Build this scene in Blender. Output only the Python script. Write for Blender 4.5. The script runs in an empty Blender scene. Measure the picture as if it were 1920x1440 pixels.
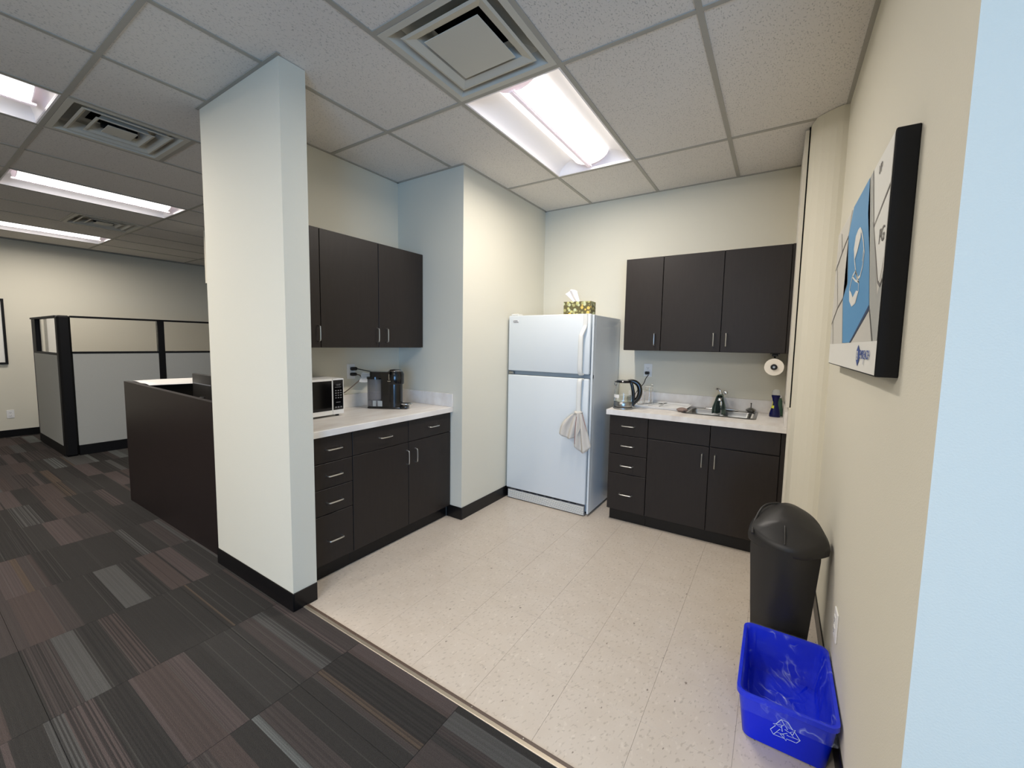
import bpy, bmesh, math, random
from mathutils import Vector, Matrix, Euler
random.seed(7)
S = bpy.context.scene
COL = S.collection
PI = math.pi
ZC, H = 2.762, 1.425

# ------------------------------------------------------------------ camera
def setup_camera():
    a, b, c, f = 0.5815758, 0.08395972, 0.01555498, 777.39
    fw = Vector((-math.sin(a)*math.cos(b), math.cos(a)*math.cos(b), -math.sin(b)))
    r = Vector((math.cos(a), math.sin(a), 0)); u = r.cross(fw)
    r2 = r*math.cos(c)+u*math.sin(c); u2 = -r*math.sin(c)+u*math.cos(c)
    cam = bpy.data.cameras.new('camera'); o = bpy.data.objects.new('camera', cam); COL.objects.link(o)
    m = Matrix.Identity(4)
    for i in range(3):
        m[i][0], m[i][1], m[i][2] = r2[i], u2[i], -fw[i]
    m[0][3], m[1][3], m[2][3] = 0, 0, H
    o.matrix_world = m
    cam.sensor_fit = 'HORIZONTAL'; cam.sensor_width = 36; cam.lens = f/1920*36
    cam.shift_x = 15.0/1920; cam.shift_y = -10.45/1920
    cam.clip_start = 0.02; cam.clip_end = 100
    S.camera = o
setup_camera()

# ------------------------------------------------------------------ world, lights, exposure
TROFFER_GLOW, TROFFER_WATTS = 3.4, 34.0
w = bpy.data.worlds.new('world'); S.world = w; w.use_nodes = True
bg = w.node_tree.nodes['Background']; bg.inputs[0].default_value = (0.55, 0.75, 1.0, 1); bg.inputs[1].default_value = 1.0
S.view_settings.view_transform = 'Standard'; S.view_settings.look = 'None'
S.view_settings.gamma = 1; S.view_settings.use_curve_mapping = False
S.view_settings.exposure = -0.20
def area(name, loc, rot, sx, sy, power, color):
    l = bpy.data.lights.new(name, 'AREA'); l.shape = 'RECTANGLE'; l.size = sx; l.size_y = sy
    l.energy = power; l.color = color
    o = bpy.data.objects.new(name, l); o.location = loc; o.rotation_euler = rot; COL.objects.link(o)
    return o
# daylight falling through the office window behind the camera (window_1 in wall_front)
area('window_daylight', (1.65, -3.13, 1.2), (PI/2, 0, 0), 2.3, 1.7, 195, (0.24, 0.53, 1.0))

# ------------------------------------------------------------------ material helpers
def lin(c):
    c = c/255.0
    return c/12.92 if c <= 0.04045 else ((c+0.055)/1.055)**2.4
def rgb(r, g, b): return (lin(r), lin(g), lin(b), 1)
MATS = {}
def mat(name, col, rough=0.5, metal=0.0, bump=0.0, scale=200.0, var=0.0, vscale=3.0, trans=0.0, ior=1.45, emit=0.0, coat=0.0, spec=0.5, alpha=1.0):
    m = bpy.data.materials.new(name); m.use_nodes = True
    nt = m.node_tree; P = nt.nodes['Principled BSDF']
    P.inputs['Base Color'].default_value = col
    P.inputs['Roughness'].default_value = rough
    P.inputs['Metallic'].default_value = metal
    P.inputs['Specular IOR Level'].default_value = spec
    P.inputs['IOR'].default_value = ior
    if trans: P.inputs['Transmission Weight'].default_value = trans
    if coat: P.inputs['Coat Weight'].default_value = coat
    if alpha < 1: P.inputs['Alpha'].default_value = alpha
    if emit:
        P.inputs['Emission Color'].default_value = col; P.inputs['Emission Strength'].default_value = emit
    tc = nt.nodes.new('ShaderNodeTexCoord')
    if bump:
        n = nt.nodes.new('ShaderNodeTexNoise'); n.inputs['Scale'].default_value = scale; n.inputs['Detail'].default_value = 3
        nt.links.new(tc.outputs['Object'], n.inputs['Vector'])
        b = nt.nodes.new('ShaderNodeBump'); b.inputs['Strength'].default_value = bump; b.inputs['Distance'].default_value = 0.002
        nt.links.new(n.outputs['Fac'], b.inputs['Height']); nt.links.new(b.outputs['Normal'], P.inputs['Normal'])
    if var:
        n = nt.nodes.new('ShaderNodeTexNoise'); n.inputs['Scale'].default_value = vscale; n.inputs['Detail'].default_value = 4
        nt.links.new(tc.outputs['Object'], n.inputs['Vector'])
        mx = nt.nodes.new('ShaderNodeMix'); mx.data_type = 'RGBA'
        mx.inputs[6].default_value = tuple(max(0, v*(1-var)) for v in col[:3])+(1,)
        mx.inputs[7].default_value = tuple(min(1, v*(1+var)) for v in col[:3])+(1,)
        nt.links.new(n.outputs['Fac'], mx.inputs[0]); nt.links.new(mx.outputs[2], P.inputs['Base Color'])
    MATS[name] = m
    return m
class NT:
    """small node-graph helper"""
    def __init__(s, name, rough=0.8):
        s.m = bpy.data.materials.new(name); s.m.use_nodes = True; s.t = s.m.node_tree
        s.P = s.t.nodes['Principled BSDF']; s.P.inputs['Roughness'].default_value = rough; MATS[name] = s.m
        s.pos = s.t.nodes.new('ShaderNodeNewGeometry').outputs['Position']
        x = s.t.nodes.new('ShaderNodeSeparateXYZ'); s.t.links.new(s.pos, x.inputs[0]); s.x, s.y, s.z = x.outputs
    def put(s, sock, v):
        if isinstance(v, bpy.types.NodeSocket): s.t.links.new(v, sock)
        else: sock.default_value = v
    def math(s, op, a, b=0.0, c=None):
        n = s.t.nodes.new('ShaderNodeMath'); n.operation = op; s.put(n.inputs[0], a); s.put(n.inputs[1], b)
        if c is not None: s.put(n.inputs[2], c)
        return n.outputs[0]
    def xyz(s, a, b, c):
        n = s.t.nodes.new('ShaderNodeCombineXYZ'); s.put(n.inputs[0], a); s.put(n.inputs[1], b); s.put(n.inputs[2], c); return n.outputs[0]
    def noise(s, v, scale, detail=2.0, out='Fac'):
        n = s.t.nodes.new('ShaderNodeTexNoise'); s.put(n.inputs['Vector'], v); n.inputs['Scale'].default_value = scale
        n.inputs['Detail'].default_value = detail; return n.outputs[out]
    def vor(s, v, scale, out='Distance', rnd=1.0):
        n = s.t.nodes.new('ShaderNodeTexVoronoi'); s.put(n.inputs['Vector'], v); n.inputs['Scale'].default_value = scale
        n.inputs['Randomness'].default_value = rnd; return n.outputs[out]
    def ramp(s, f, pts, const=False):
        n = s.t.nodes.new('ShaderNodeValToRGB'); s.put(n.inputs[0], f); e = n.color_ramp.elements
        if const: n.color_ramp.interpolation = 'CONSTANT'
        while len(e) < len(pts): e.new(0.5)
        for i, (p, c) in enumerate(pts): e[i].position = p; e[i].color = c if len(c) == 4 else tuple(c)+(1,)
        return n.outputs[0]
    def mix(s, f, a, b, mode='MIX'):
        n = s.t.nodes.new('ShaderNodeMix'); n.data_type = 'RGBA'; n.blend_type = mode
        s.put(n.inputs[0], f); s.put(n.inputs[6], a); s.put(n.inputs[7], b); return n.outputs[2]
    def bump(s, h, st, dist=0.002):
        n = s.t.nodes.new('ShaderNodeBump'); n.inputs['Strength'].default_value = st; n.inputs['Distance'].default_value = dist
        s.put(n.inputs['Height'], h); s.t.links.new(n.outputs[0], s.P.inputs['Normal'])
    def base(s, c): s.put(s.P.inputs['Base Color'], c)
def G(v): return (v, v, v, 1)

# paints and plain surfaces
mat('wall_paint', rgb(222, 217, 200), 0.75, bump=0.25, scale=260, spec=0.25)
mat('white_trim', rgb(225, 220, 208), 0.5)
mat('baseboard_rubber', rgb(17, 16, 17), 0.3, spec=0.4)
mat('gap_black', rgb(8, 8, 8), 0.9)
mat('tee_metal', rgb(172, 168, 158), 0.55)
mat('vent_metal', rgb(205, 202, 190), 0.5)
mat('vent_dark', rgb(14, 14, 14), 0.9)
mat('steel', rgb(165, 165, 163), 0.28, 1.0, bump=0.05, scale=400)
mat('chrome', rgb(225, 225, 225), 0.12, 1.0)
mat('handle_metal', rgb(215, 215, 212), 0.3, 1.0)
mat('fridge_white', rgb(222, 226, 226), 0.32, bump=0.18, scale=350)
mat('fridge_handle', rgb(232, 230, 222), 0.35)
mat('fridge_gasket', rgb(140, 150, 156), 0.6)
mat('plastic_white', rgb(238, 237, 234), 0.4)
mat('plastic_black', rgb(12, 12, 13), 0.18, coat=0.3)
mat('plastic_mattblack', rgb(20, 20, 20), 0.5)
mat('bin_black', rgb(46, 44, 42), 0.42, spec=0.4)
mat('bin_blue', rgb(0, 34, 208), 0.38, spec=0.35)
mat('black_frame', rgb(10, 10, 12), 0.6, spec=0.3)
mat('fabric_grey', rgb(172, 172, 166), 0.9, bump=0.5, scale=900, var=0.06, vscale=150)
mat('glass', (1, 1, 1, 1), 0.02, trans=1.0, ior=1.3)
mat('kettle_glass', (0.95, 0.97, 0.97, 1), 0.03, trans=1.0, ior=1.25)
mat('water', (0.93, 0.96, 0.96, 1), 0.02, trans=1.0, ior=1.2)
mat('smoke_plastic', (0.34, 0.34, 0.36, 1), 0.15, trans=0.75, ior=1.2)
mat('paper', rgb(235, 232, 226), 0.8)
mat('paper_roll', rgb(240, 232, 218), 0.9, bump=0.4, scale=300)
mat('tissue', rgb(244, 240, 240), 0.9)
mat('towel_cloth', rgb(216, 208, 196), 0.95, bump=0.9, scale=500)
mat('towel_stripe', rgb(150, 70, 60), 0.95)
mat('green_cloth', rgb(84, 98, 88), 0.95, bump=0.9, scale=350, var=0.3, vscale=60)
mat('sponge', rgb(140, 120, 110), 0.95, bump=1.0, scale=300)
mat('soap_blue', rgb(6, 10, 66), 0.15, spec=0.4)
mat('soap_green', rgb(96, 135, 112), 0.15, trans=0.5)
mat('soap_cap', (0.9, 0.92, 0.92, 1), 0.1, trans=0.8, ior=1.2)
mat('label_yellow', rgb(200, 200, 60), 0.5)
mat('print_blue', rgb(98, 158, 205), 0.45)
mat('print_bluedark', rgb(50, 68, 100), 0.5)
mat('print_white', rgb(238, 236, 228), 0.45)
mat('print_key', rgb(214, 210, 200), 0.45)
mat('print_line', rgb(120, 116, 112), 0.6)
mat('print_grey', rgb(176, 176, 170), 0.5)
mat('logo_blue', rgb(60, 84, 150), 0.5)
mat('emit_tube', (1.0, 0.965, 0.93, 1), 0.5, emit=TROFFER_GLOW)
mat('reflector', rgb(250, 246, 246), 0.45)
mat('rib_white', rgb(236, 222, 228), 0.5, emit=0.45)
mat('strip_brown', rgb(92, 76, 66), 0.45)
mat('strip_metal', rgb(180, 168, 150), 0.35, 0.6)
mat('screen_black', rgb(6, 6, 8), 0.08)
mat('desk_inside', rgb(16, 14, 13), 0.6)
mat('screw_metal', rgb(200, 196, 190), 0.3, 1.0)
mat('symbol_white', rgb(210, 225, 250), 0.5)
mat('key_grey', rgb(120, 120, 122), 0.5)
mat('window_frame', rgb(200, 200, 200), 0.5)

# dark laminate of the cabinets
def laminate(name, c1, c2, rough):
    n = NT(name, rough)
    v = n.xyz(n.math('MULTIPLY', n.x, 60.0), n.math('MULTIPLY', n.y, 60.0), n.math('MULTIPLY', n.z, 8.0))
    f = n.noise(v, 1.0, 4)
    n.base(n.mix(f, c1, c2)); n.bump(n.noise(n.pos, 700.0), 0.12, 0.001)
    n.P.inputs['Specular IOR Level'].default_value = 0.3
laminate('espresso', rgb(36, 31, 28), rgb(46, 40, 37), 0.42)
laminate('desk_wood', rgb(30, 23, 22), rgb(38, 30, 29), 0.36)
# counter laminate
n = NT('counter_top', 0.35)
v = n.xyz(n.math('MULTIPLY', n.x, 5.0), n.math('MULTIPLY', n.y, 1.6), n.math('MULTIPLY', n.z, 3.0))
n.base(n.ramp(n.noise(v, 3.0, 5), [(0.3, rgb(222, 214, 206)), (0.7, rgb(240, 236, 230))]))
# ceiling tile
n = NT('ceiling_tile_mat', 0.9)
v = n.xyz(n.math('MULTIPLY', n.x, 1.0), n.math('MULTIPLY', n.y, 0.55), n.z)
fis = n.noise(v, 165.0, 2.5)
pit = n.ramp(fis, [(0.33, G(0.0)), (0.41, G(1.0))])
n.base(n.mix(pit, rgb(196, 192, 186), rgb(228, 223, 216)))
n.bump(n.math('ADD', pit, n.math('MULTIPLY', n.noise(n.pos, 260.0), 0.6)), 0.6, 0.002)
# vinyl tile
n = NT('vinyl_tile', 0.30)
big = n.noise(n.pos, 9.0, 3)
basec = n.mix(big, rgb(196, 183, 168), rgb(208, 197, 184))
rot = n.xyz(n.math('ADD', n.math('MULTIPLY', n.x, 1.0), n.math('MULTIPLY', n.y, -0.35)), n.math('ADD', n.math('MULTIPLY', n.y, 0.42), n.math('MULTIPLY', n.x, 0.15)), 0.0)
fl = n.noise(rot, 95.0, 1.5)
dk = n.ramp(fl, [(0.60, G(0.0)), (0.68, G(1.0))])
rot2 = n.xyz(n.math('ADD', n.math('MULTIPLY', n.x, 0.9), 7.3), n.math('ADD', n.math('MULTIPLY', n.y, 0.45), 3.1), 2.0)
lt = n.ramp(n.noise(rot2, 60.0, 1.5), [(0.62, G(0.0)), (0.70, G(1.0))])
rot3 = n.xyz(n.math('ADD', n.x, 17.3), n.math('ADD', n.math('MULTIPLY', n.y, 0.5), 9.1), 5.0)
vdk = n.ramp(n.noise(rot3, 62.0, 1.0), [(0.745, G(0.0)), (0.78, G(1.0))])
c = n.mix(n.math('MULTIPLY', lt, 0.28), basec, rgb(228, 218, 204))
c = n.mix(n.math('MULTIPLY', dk, 0.55), c, rgb(166, 154, 140))
c = n.mix(n.math('MULTIPLY', vdk, 0.8), c, rgb(112, 100, 88))
n.base(c); n.P.inputs['Specular IOR Level'].default_value = 0.4
n.bump(n.noise(n.pos, 30.0, 2), 0.15, 0.002)
# carpet tile: bands running along X, cut off at each 0.6096 m tile
n = NT('carpet_mat', 0.95)
TX0, TW = -2.185, 0.6096
col = n.math('FLOOR', n.math('DIVIDE', n.math('SUBTRACT', n.x, TX0), TW))
v1 = n.xyz(n.math('MULTIPLY', n.math('ADD', n.y, n.math('MULTIPLY', col, 3.37)), 9.5), n.math('MULTIPLY', col, 50.0), 0.0)
cell = n.vor(v1, 1.0, 'Color', 0.75)
sp = n.t.nodes.new('ShaderNodeSeparateColor'); n.t.links.new(cell, sp.inputs[0])
pal = n.ramp(sp.outputs[0], [(0.0, rgb(58, 56, 54)), (0.26, rgb(74, 68, 66)), (0.40, rgb(86, 77, 75)), (0.54, rgb(62, 60, 58)), (0.68, rgb(80, 71, 68)), (0.82, rgb(86, 85, 83)), (0.90, rgb(88, 77, 68)), (0.955, rgb(104, 106, 104))], True)
v2 = n.xyz(n.math('MULTIPLY', n.y, 95.0), n.math('MULTIPLY', col, 11.0), 0.0)
st = n.noise(v2, 1.0, 1.0)
line = n.ramp(st, [(0.46, G(0.0)), (0.54, G(1.0))])
stramt = n.ramp(sp.outputs[1], [(0.0, G(0.12)), (0.62, G(0.22)), (0.82, G(0.8))])
c = n.mix(n.math('MULTIPLY', line, stramt), pal, rgb(50, 48, 47))
v3 = n.xyz(n.math('MULTIPLY', n.y, 60.0), n.math('MULTIPLY', col, 31.0), 3.0)
acc = n.ramp(n.noise(v3, 1.0, 0.0), [(0.70, G(0.0)), (0.75, G(0.35))])
c = n.mix(acc, c, rgb(96, 94, 90))
gr = n.noise(n.xyz(n.math('MULTIPLY', n.x, 0.5), n.y, n.z), 420.0, 2)
c = n.mix(0.55, c, n.mix(gr, G(0.08), G(0.76)), 'OVERLAY')
n.base(c); n.P.inputs['Specular IOR Level'].default_value = 0.1
ht = n.math('ADD', n.math('MULTIPLY', st, 0.6), gr)
n.bump(ht, 0.9, 0.004)
# clear bin liner: thin film, crumple highlights put into the alpha as pale streaks
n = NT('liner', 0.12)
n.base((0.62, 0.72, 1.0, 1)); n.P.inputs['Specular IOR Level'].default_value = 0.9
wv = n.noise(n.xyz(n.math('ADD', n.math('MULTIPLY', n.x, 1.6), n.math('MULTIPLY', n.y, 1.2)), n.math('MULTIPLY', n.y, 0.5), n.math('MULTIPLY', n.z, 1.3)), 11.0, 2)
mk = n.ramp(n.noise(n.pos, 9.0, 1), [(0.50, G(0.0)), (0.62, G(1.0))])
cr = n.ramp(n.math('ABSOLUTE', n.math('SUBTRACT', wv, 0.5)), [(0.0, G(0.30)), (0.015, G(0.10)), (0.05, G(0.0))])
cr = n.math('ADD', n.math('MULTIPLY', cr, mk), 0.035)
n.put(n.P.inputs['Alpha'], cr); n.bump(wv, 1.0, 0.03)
# patterned tissue box card
n = NT('tissue_box_card', 0.5)
vd = n.vor(n.pos, 38.0, 'Distance'); vc = n.vor(n.pos, 38.0, 'Color')
sp = n.t.nodes.new('ShaderNodeSeparateColor'); n.t.links.new(vc, sp.inputs[0])
pc = n.ramp(sp.outputs[0], [(0.0, rgb(200, 204, 160)), (0.3, rgb(226, 190, 96)), (0.5, rgb(170, 165, 110)), (0.75, rgb(205, 200, 130))], True)
edge = n.ramp(vd, [(0.42, G(0.0)), (0.55, G(1.0))])
n.base(n.mix(edge, pc, rgb(98, 90, 52)))

# ------------------------------------------------------------------ mesh helpers
def new_bm(): return bmesh.new()
def bx(bm, x0, x1, y0, y1, z0, z1, bev=0.0, seg=1):
    if x0 > x1: x0, x1 = x1, x0
    if y0 > y1: y0, y1 = y1, y0
    if z0 > z1: z0, z1 = z1, z0
    r = bmesh.ops.create_cube(bm, size=1.0)
    vs = r['verts']
    for v in vs:
        v.co = Vector((x0+(v.co.x+.5)*(x1-x0), y0+(v.co.y+.5)*(y1-y0), z0+(v.co.z+.5)*(z1-z0)))
    if bev > 0:
        es = list({e for v in vs for e in v.link_edges})
        bmesh.ops.bevel(bm, geom=es, offset=bev, segments=seg, affect='EDGES', profile=0.5, clamp_overlap=True)
    return bm
def cyl(bm, c, r, h, seg=24, axis='Z', r2=None, cap=True):
    m = Matrix.Translation(Vector(c))
    if axis == 'X': m = m @ Matrix.Rotation(PI/2, 4, 'Y')
    if axis == 'Y': m = m @ Matrix.Rotation(-PI/2, 4, 'X')
    bmesh.ops.create_cone(bm, cap_ends=cap, segments=seg, radius1=r, radius2=r if r2 is None else r2, depth=h, matrix=m)
    return bm
def lathe(bm, prof, c=(0, 0, 0), seg=28, sx=1.0, sy=1.0):
    """profile of (r,z) swept round Z"""
    rings = []
    for r, z in prof:
        if r < 1e-6: rings.append([bm.verts.new((c[0], c[1], c[2]+z))])
        else: rings.append([bm.verts.new((c[0]+sx*r*math.cos(2*PI*i/seg), c[1]+sy*r*math.sin(2*PI*i/seg), c[2]+z)) for i in range(seg)])
    for a, b in zip(rings, rings[1:]):
        for i in range(seg):
            j = (i+1) % seg
            if len(a) == 1 and len(b) == 1: continue
            if len(a) == 1: bm.faces.new((a[0], b[j], b[i]))
            elif len(b) == 1: bm.faces.new((a[i], a[j], b[0]))
            else: bm.faces.new((a[i], a[j], b[j], b[i]))
    return bm
def tube(bm, pts, r, seg=8, cap=True, flat=1.0):
    pts = [Vector(p) for p in pts]; n = len(pts); rings = []
    rr = r if isinstance(r, (list, tuple)) else [r]*n
    up = Vector((0, 0, 1))
    t0 = (pts[1]-pts[0]).normalized()
    if abs(t0.dot(up)) > 0.9: up = Vector((0, 1, 0))
    nx = t0.cross(up).normalized()
    for i in range(n):
        t = (pts[min(i+1, n-1)]-pts[max(i-1, 0)]).normalized()
        nx = (nx - t*nx.dot(t)).normalized(); ny = t.cross(nx)
        rings.append([bm.verts.new(pts[i]+rr[i]*(math.cos(2*PI*k/seg)*nx+flat*math.sin(2*PI*k/seg)*ny)) for k in range(seg)])
    for a, b in zip(rings, rings[1:]):
        for i in range(seg):
            j = (i+1) % seg; bm.faces.new((a[i], a[j], b[j], b[i]))
    if cap:
        bm.faces.new(list(reversed(rings[0]))); bm.faces.new(rings[-1])
    return bm
def smooth_path(pts, n=8):
    out = []; P = [Vector(p) for p in pts]; P = [P[0]*2-P[1]]+P+[P[-1]*2-P[-2]]
    for i in range(1, len(P)-2):
        for k in range(n):
            t = k/n; a, b, c, d = P[i-1], P[i], P[i+1], P[i+2]
            out.append(0.5*((2*b)+(c-a)*t+(2*a-5*b+4*c-d)*t*t+(3*b-a-3*c+d)*t**3))
    out.append(P[-2]); return out
def prism(bm, poly, z0, z1, map3=None):
    """polygon (2D) extruded between z0 and z1; map3(u,v,w)->xyz"""
    f = map3 or (lambda u, v, w_: (u, v, w_))
    a = [bm.verts.new(f(u, v, z0)) for u, v in poly]; b = [bm.verts.new(f(u, v, z1)) for u, v in poly]
    bm.faces.new(list(reversed(a))); bm.faces.new(b); n_ = len(poly)
    for i in range(n_):
        j = (i+1) % n_; bm.faces.new((a[i], a[j], b[j], b[i]))
    return bm
def grid(bm, nu, nv, f, closed_u=False):
    V = [[bm.verts.new(f(i/(nu-1) if not closed_u else i/nu, j/(nv-1))) for j in range(nv)] for i in range(nu)]
    for i in range(nu if closed_u else nu-1):
        k = (i+1) % nu
        for j in range(nv-1): bm.faces.new((V[i][j], V[k][j], V[k][j+1], V[i][j+1]))
    return V
def obj(name, bm, m, parent=None, smooth=False, loc=None, solid=0.0, fix=True):
    if fix: bmesh.ops.recalc_face_normals(bm, faces=bm.faces[:])
    me = bpy.data.meshes.new(name); bm.to_mesh(me); bm.free()
    mm = m if isinstance(m, (list, tuple)) else [m]
    for x in mm: me.materials.append(MATS[x])
    if smooth:
        for p in me.polygons: p.use_smooth = True
        try: me.set_sharp_from_angle(angle=math.radians(38))
        except Exception: pass
    o = bpy.data.objects.new(name, me); COL.objects.link(o)
    if parent is not None: o.parent = parent
    if loc: o.location = loc
    if solid:
        s = o.modifiers.new('thick', 'SOLIDIFY'); s.thickness = solid; s.offset = 0
    return o
def thing(name, label, cat, loc=(0, 0, 0), rz=0.0, group=None):
    o = bpy.data.objects.new(name, None); COL.objects.link(o); o.empty_display_size = 0.05
    o.location = loc; o.rotation_euler = (0, 0, rz); o['label'] = label; o['category'] = cat
    if group: o['group'] = group
    return o
def tag(o, label, cat, group=None):
    o['label'] = label; o['category'] = cat
    if group: o['group'] = group
    return o
def struct(name, bm, m, parent=None, **k):
    o = obj(name, bm, m, parent, **k)
    if parent is None: o['kind'] = 'structure'
    return o
def copy_tree(o, parent=None):
    c = o.copy(); COL.objects.link(c)
    if parent is not None: c.parent = parent
    for ch in [x for x in o.children]: copy_tree(ch, c)
    return c
def text_mesh(name, txt, size, m, parent, origin, ex, ey, depth=0.0004, align='LEFT', bold=0.0):
    cu = bpy.data.curves.new(name, 'FONT'); cu.body = txt; cu.size = size; cu.align_x = align; cu.extrude = depth; cu.offset = bold
    t = bpy.data.objects.new('tmp', cu); COL.objects.link(t)
    me = bpy.data.meshes.new_from_object(t.evaluated_get(bpy.context.evaluated_depsgraph_get()))
    bpy.data.objects.remove(t); bpy.data.curves.remove(cu)
    ex, ey = Vector(ex), Vector(ey); ez = ex.cross(ey)
    M4 = Matrix.Identity(4)
    for i in range(3): M4[i][0], M4[i][1], M4[i][2], M4[i][3] = ex[i], ey[i], ez[i], origin[i]
    me.transform(M4); me.name = name
    me.materials.clear(); me.materials.append(MATS[m])
    o = bpy.data.objects.new(name, me); COL.objects.link(o); o.parent = parent
    return o

# ================================================================== THE SETTING
XR, YE, YB = 0.252, 1.066, 3.848          # right wall plane, its near end, kitchen back wall
def wall(name, *a, m='wall_paint'):
    return struct(name, bx(new_bm(), *a), m)
wall('wall_back', -2.055, 0.085, YB, YB+0.12, 0, ZC+0.155)
wall('wall_chase', -2.77, -2.055, 2.53, YB+0.12, 0, ZC)
wall('wall_partition', -2.904, -2.77, 1.267, 6.0, 0, ZC)
wall('wall_stub', -2.904, -2.047, 1.134, 1.267, 0, ZC)
wall('wall_left', -9.12, -9.0, -3.1, 6.0, 0, ZC+0.155)
wall('wall_office_back', -9.12, -2.904, 6.0, 6.12, 0, ZC+0.155)
bm = new_bm()
for a in ((-9.12, 0.5, 0, ZC+0.155), (2.8, 3.72, 0, ZC+0.155), (0.5, 2.8, 0, 0.35), (0.5, 2.8, 2.05, ZC+0.155)):
    bx(bm, a[0], a[1], -3.1, -3.0, a[2], a[3])
struct('wall_front', bm, 'wall_paint')
win = struct('window_1', bx(new_bm(), 0.5, 2.8, -3.075, -3.03, 0.35, 0.39), 'window_frame')
bm = new_bm(); bx(bm, 0.5, 2.8, -3.075, -3.03, 2.01, 2.05); obj('window_frame', bm, 'window_frame', win)
for x in (0.5, 1.63, 2.76):
    obj('window_frame', bx(new_bm(), x, x+0.04, -3.075, -3.03, 0.39, 2.01), 'window_frame', win)
wall('wall_side', 3.6, 3.72, -3.0, YE, 0, ZC+0.155)
wall('wall_return', XR+0.16, 3.72, YE, YE+0.14, 0, ZC)
# right wall with rounded inner nose at the sink alcove
curve = [(0.090, 3.21), (0.0935, 3.18), (0.100, 3.147), (0.113, 3.106), (0.142, 3.074), (0.176, 3.046), (0.203, 3.028), (0.228, 3.018), (0.252, 3.014)]
poly = [(0.42, YE+.14), (0.42, 3.21)]+curve+[(XR, YE), (XR+0.16, YE), (XR+.16, YE+.14)]
struct('wall_right', prism(new_bm(), poly, 0, ZC), 'wall_paint')
wall('wall_alcove', 0.097, 0.42, 3.21, YB+0.12, 0, ZC)
# white edge trims of the alcove side panel, black reveal beside them
struct('trim_1', bx(new_bm(), 0.064, 0.0828, 3.205, YB, 1.045, ZC-0.02), 'white_trim')
struct('trim_2', bx(new_bm(), 0.079, 0.092, 3.195, YB, 0.0, 1.03), 'white_trim')
struct('trim_3', bx(new_bm(), 0.083, 0.0965, 3.212, YB, 0, ZC), 'gap_black')
struct('trim_4', bx(new_bm(), 0.079, 0.0955, 3.20, 3.23, 1.031, 1.044), 'white_trim')

# --- floor: carpet tiles, vinyl tiles, threshold
YT = 1.215
fl = struct('floor', bx(new_bm(), -9.12, 3.72, -3.1, 6.12, -0.12, -0.006), 'gap_black')
CY0 = 0.277 - TW*2
tile_mesh = None; cnt = 0
def carpet_bm(w_, d_):
    return bx(new_bm(), 0.0006, w_-0.0006, 0.0006, d_-0.0006, -0.006, 0.0, 0.0006)
for i in range(-10, 5):
    for j in range(-1, 8):
        x0, y0 = TX0+i*TW, CY0+j*TW; x1, y1 = x0+TW, y0+TW
        if x1 < -8.3 or x0 > 0.9: continue
        if x0 > -2.95 and y0 > YT: continue
        if x0 > -3.0 or y1 < YT-.03:
            y1 = min(y1, YT-0.03)
        if y1-y0 < 0.03 or y0 > 3.4: continue
        full = abs(y1-y0-TW) < 1e-6
        if full and tile_mesh:
            o = bpy.data.objects.new('carpet_tile', tile_mesh); COL.objects.link(o)
        else:
            o = obj('carpet_tile', carpet_bm(TW, y1-y0), 'carpet_mat')
            if full: tile_mesh = o.data
        o.parent = fl; o.location = (x0, y0, 0); cnt += 1
bm = new_bm()
xa = TX0-10*TW; ylast = CY0+8*TW
bx(bm, -9.0, xa, -3.0, 6.0, -0.006, -0.0005)
bx(bm, xa, 3.6, -3.0, CY0-TW, -0.006, -0.0005)
bx(bm, TX0+5*TW+.0, 3.6, CY0-TW, YE, -0.006, -0.0005)
bx(bm, xa, -2.904, CY0+6*TW, 6.0, -0.006, -0.0005)
o = obj('carpet', bm, 'carpet_mat', fl); o['kind'] = 'stuff'
VT = 0.3048; vm = {}
for i in range(-9, 4):
    for j in range(0, 9):
        x0 = -0.353+i*VT; x1 = x0+VT; y0 = YT+j*VT; y1 = min(y0+VT, YB)
        x1 = min(x1, XR+0.0)
        if x1 < -2.79 or x0 > XR-.01: continue
        if x1-x0 < 0.01 or y1-y0 < 0.01: continue
        key = (round(x1-x0, 4), round(y1-y0, 4))
        if key in vm:
            o = bpy.data.objects.new('vinyl_tile', vm[key]); COL.objects.link(o)
        else:
            o = obj('vinyl_tile', bx(new_bm(), 0.0003, key[0]-0.0003, 0.0003, key[1]-0.0003, -0.006, 0.0, 0.0005), 'vinyl_tile'); vm[key] = o.data
        o.parent = fl; o.location = (x0, y0, 0)
th = struct('trim_5', bx(new_bm(), -2.046, XR, YT-0.032, YT-0.014, -0.006, 0.004, 0.002), 'strip_metal')
obj('dark_strip', bx(new_bm(), -2.046, XR, YT-0.0138, YT, -0.006, 0.0035, 0.0015), 'strip_brown', th)
for k in range(9):
    obj('screw', cyl(new_bm(), (-1.86+0.235*k, YT-0.009, 0.0038), 0.0022, 0.001, 10), 'screw_metal', th)

# --- ceiling
LX = [-0.34-0.61*k for k in range(-1, 15)]       # grid lines across x
LY = [0.672+1.225*k for k in range(-1, 5)]
def lx(k): return -0.34-0.61*k
ceil = struct('ceiling', bx(new_bm(), -9.12, 3.72, -3.1, 6.12, ZC+0.16, ZC+0.26), 'gap_black')
bm = new_bm(); bx(bm, -9.0, 3.6, -3.0, LY[0], ZC+0.004, ZC+0.02); bx(bm, XR+.018, 3.6, LY[0], YE+.1, ZC+0.004, ZC+0.02)
bx(bm, -9.0, -2.904, LY[0]+4*1.225, 6.0, ZC+0.004, ZC+0.02)
fixt = {(2, 2): 'T', (3, 2): 'T', (2, 1): 'V'}   # filled in below
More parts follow.
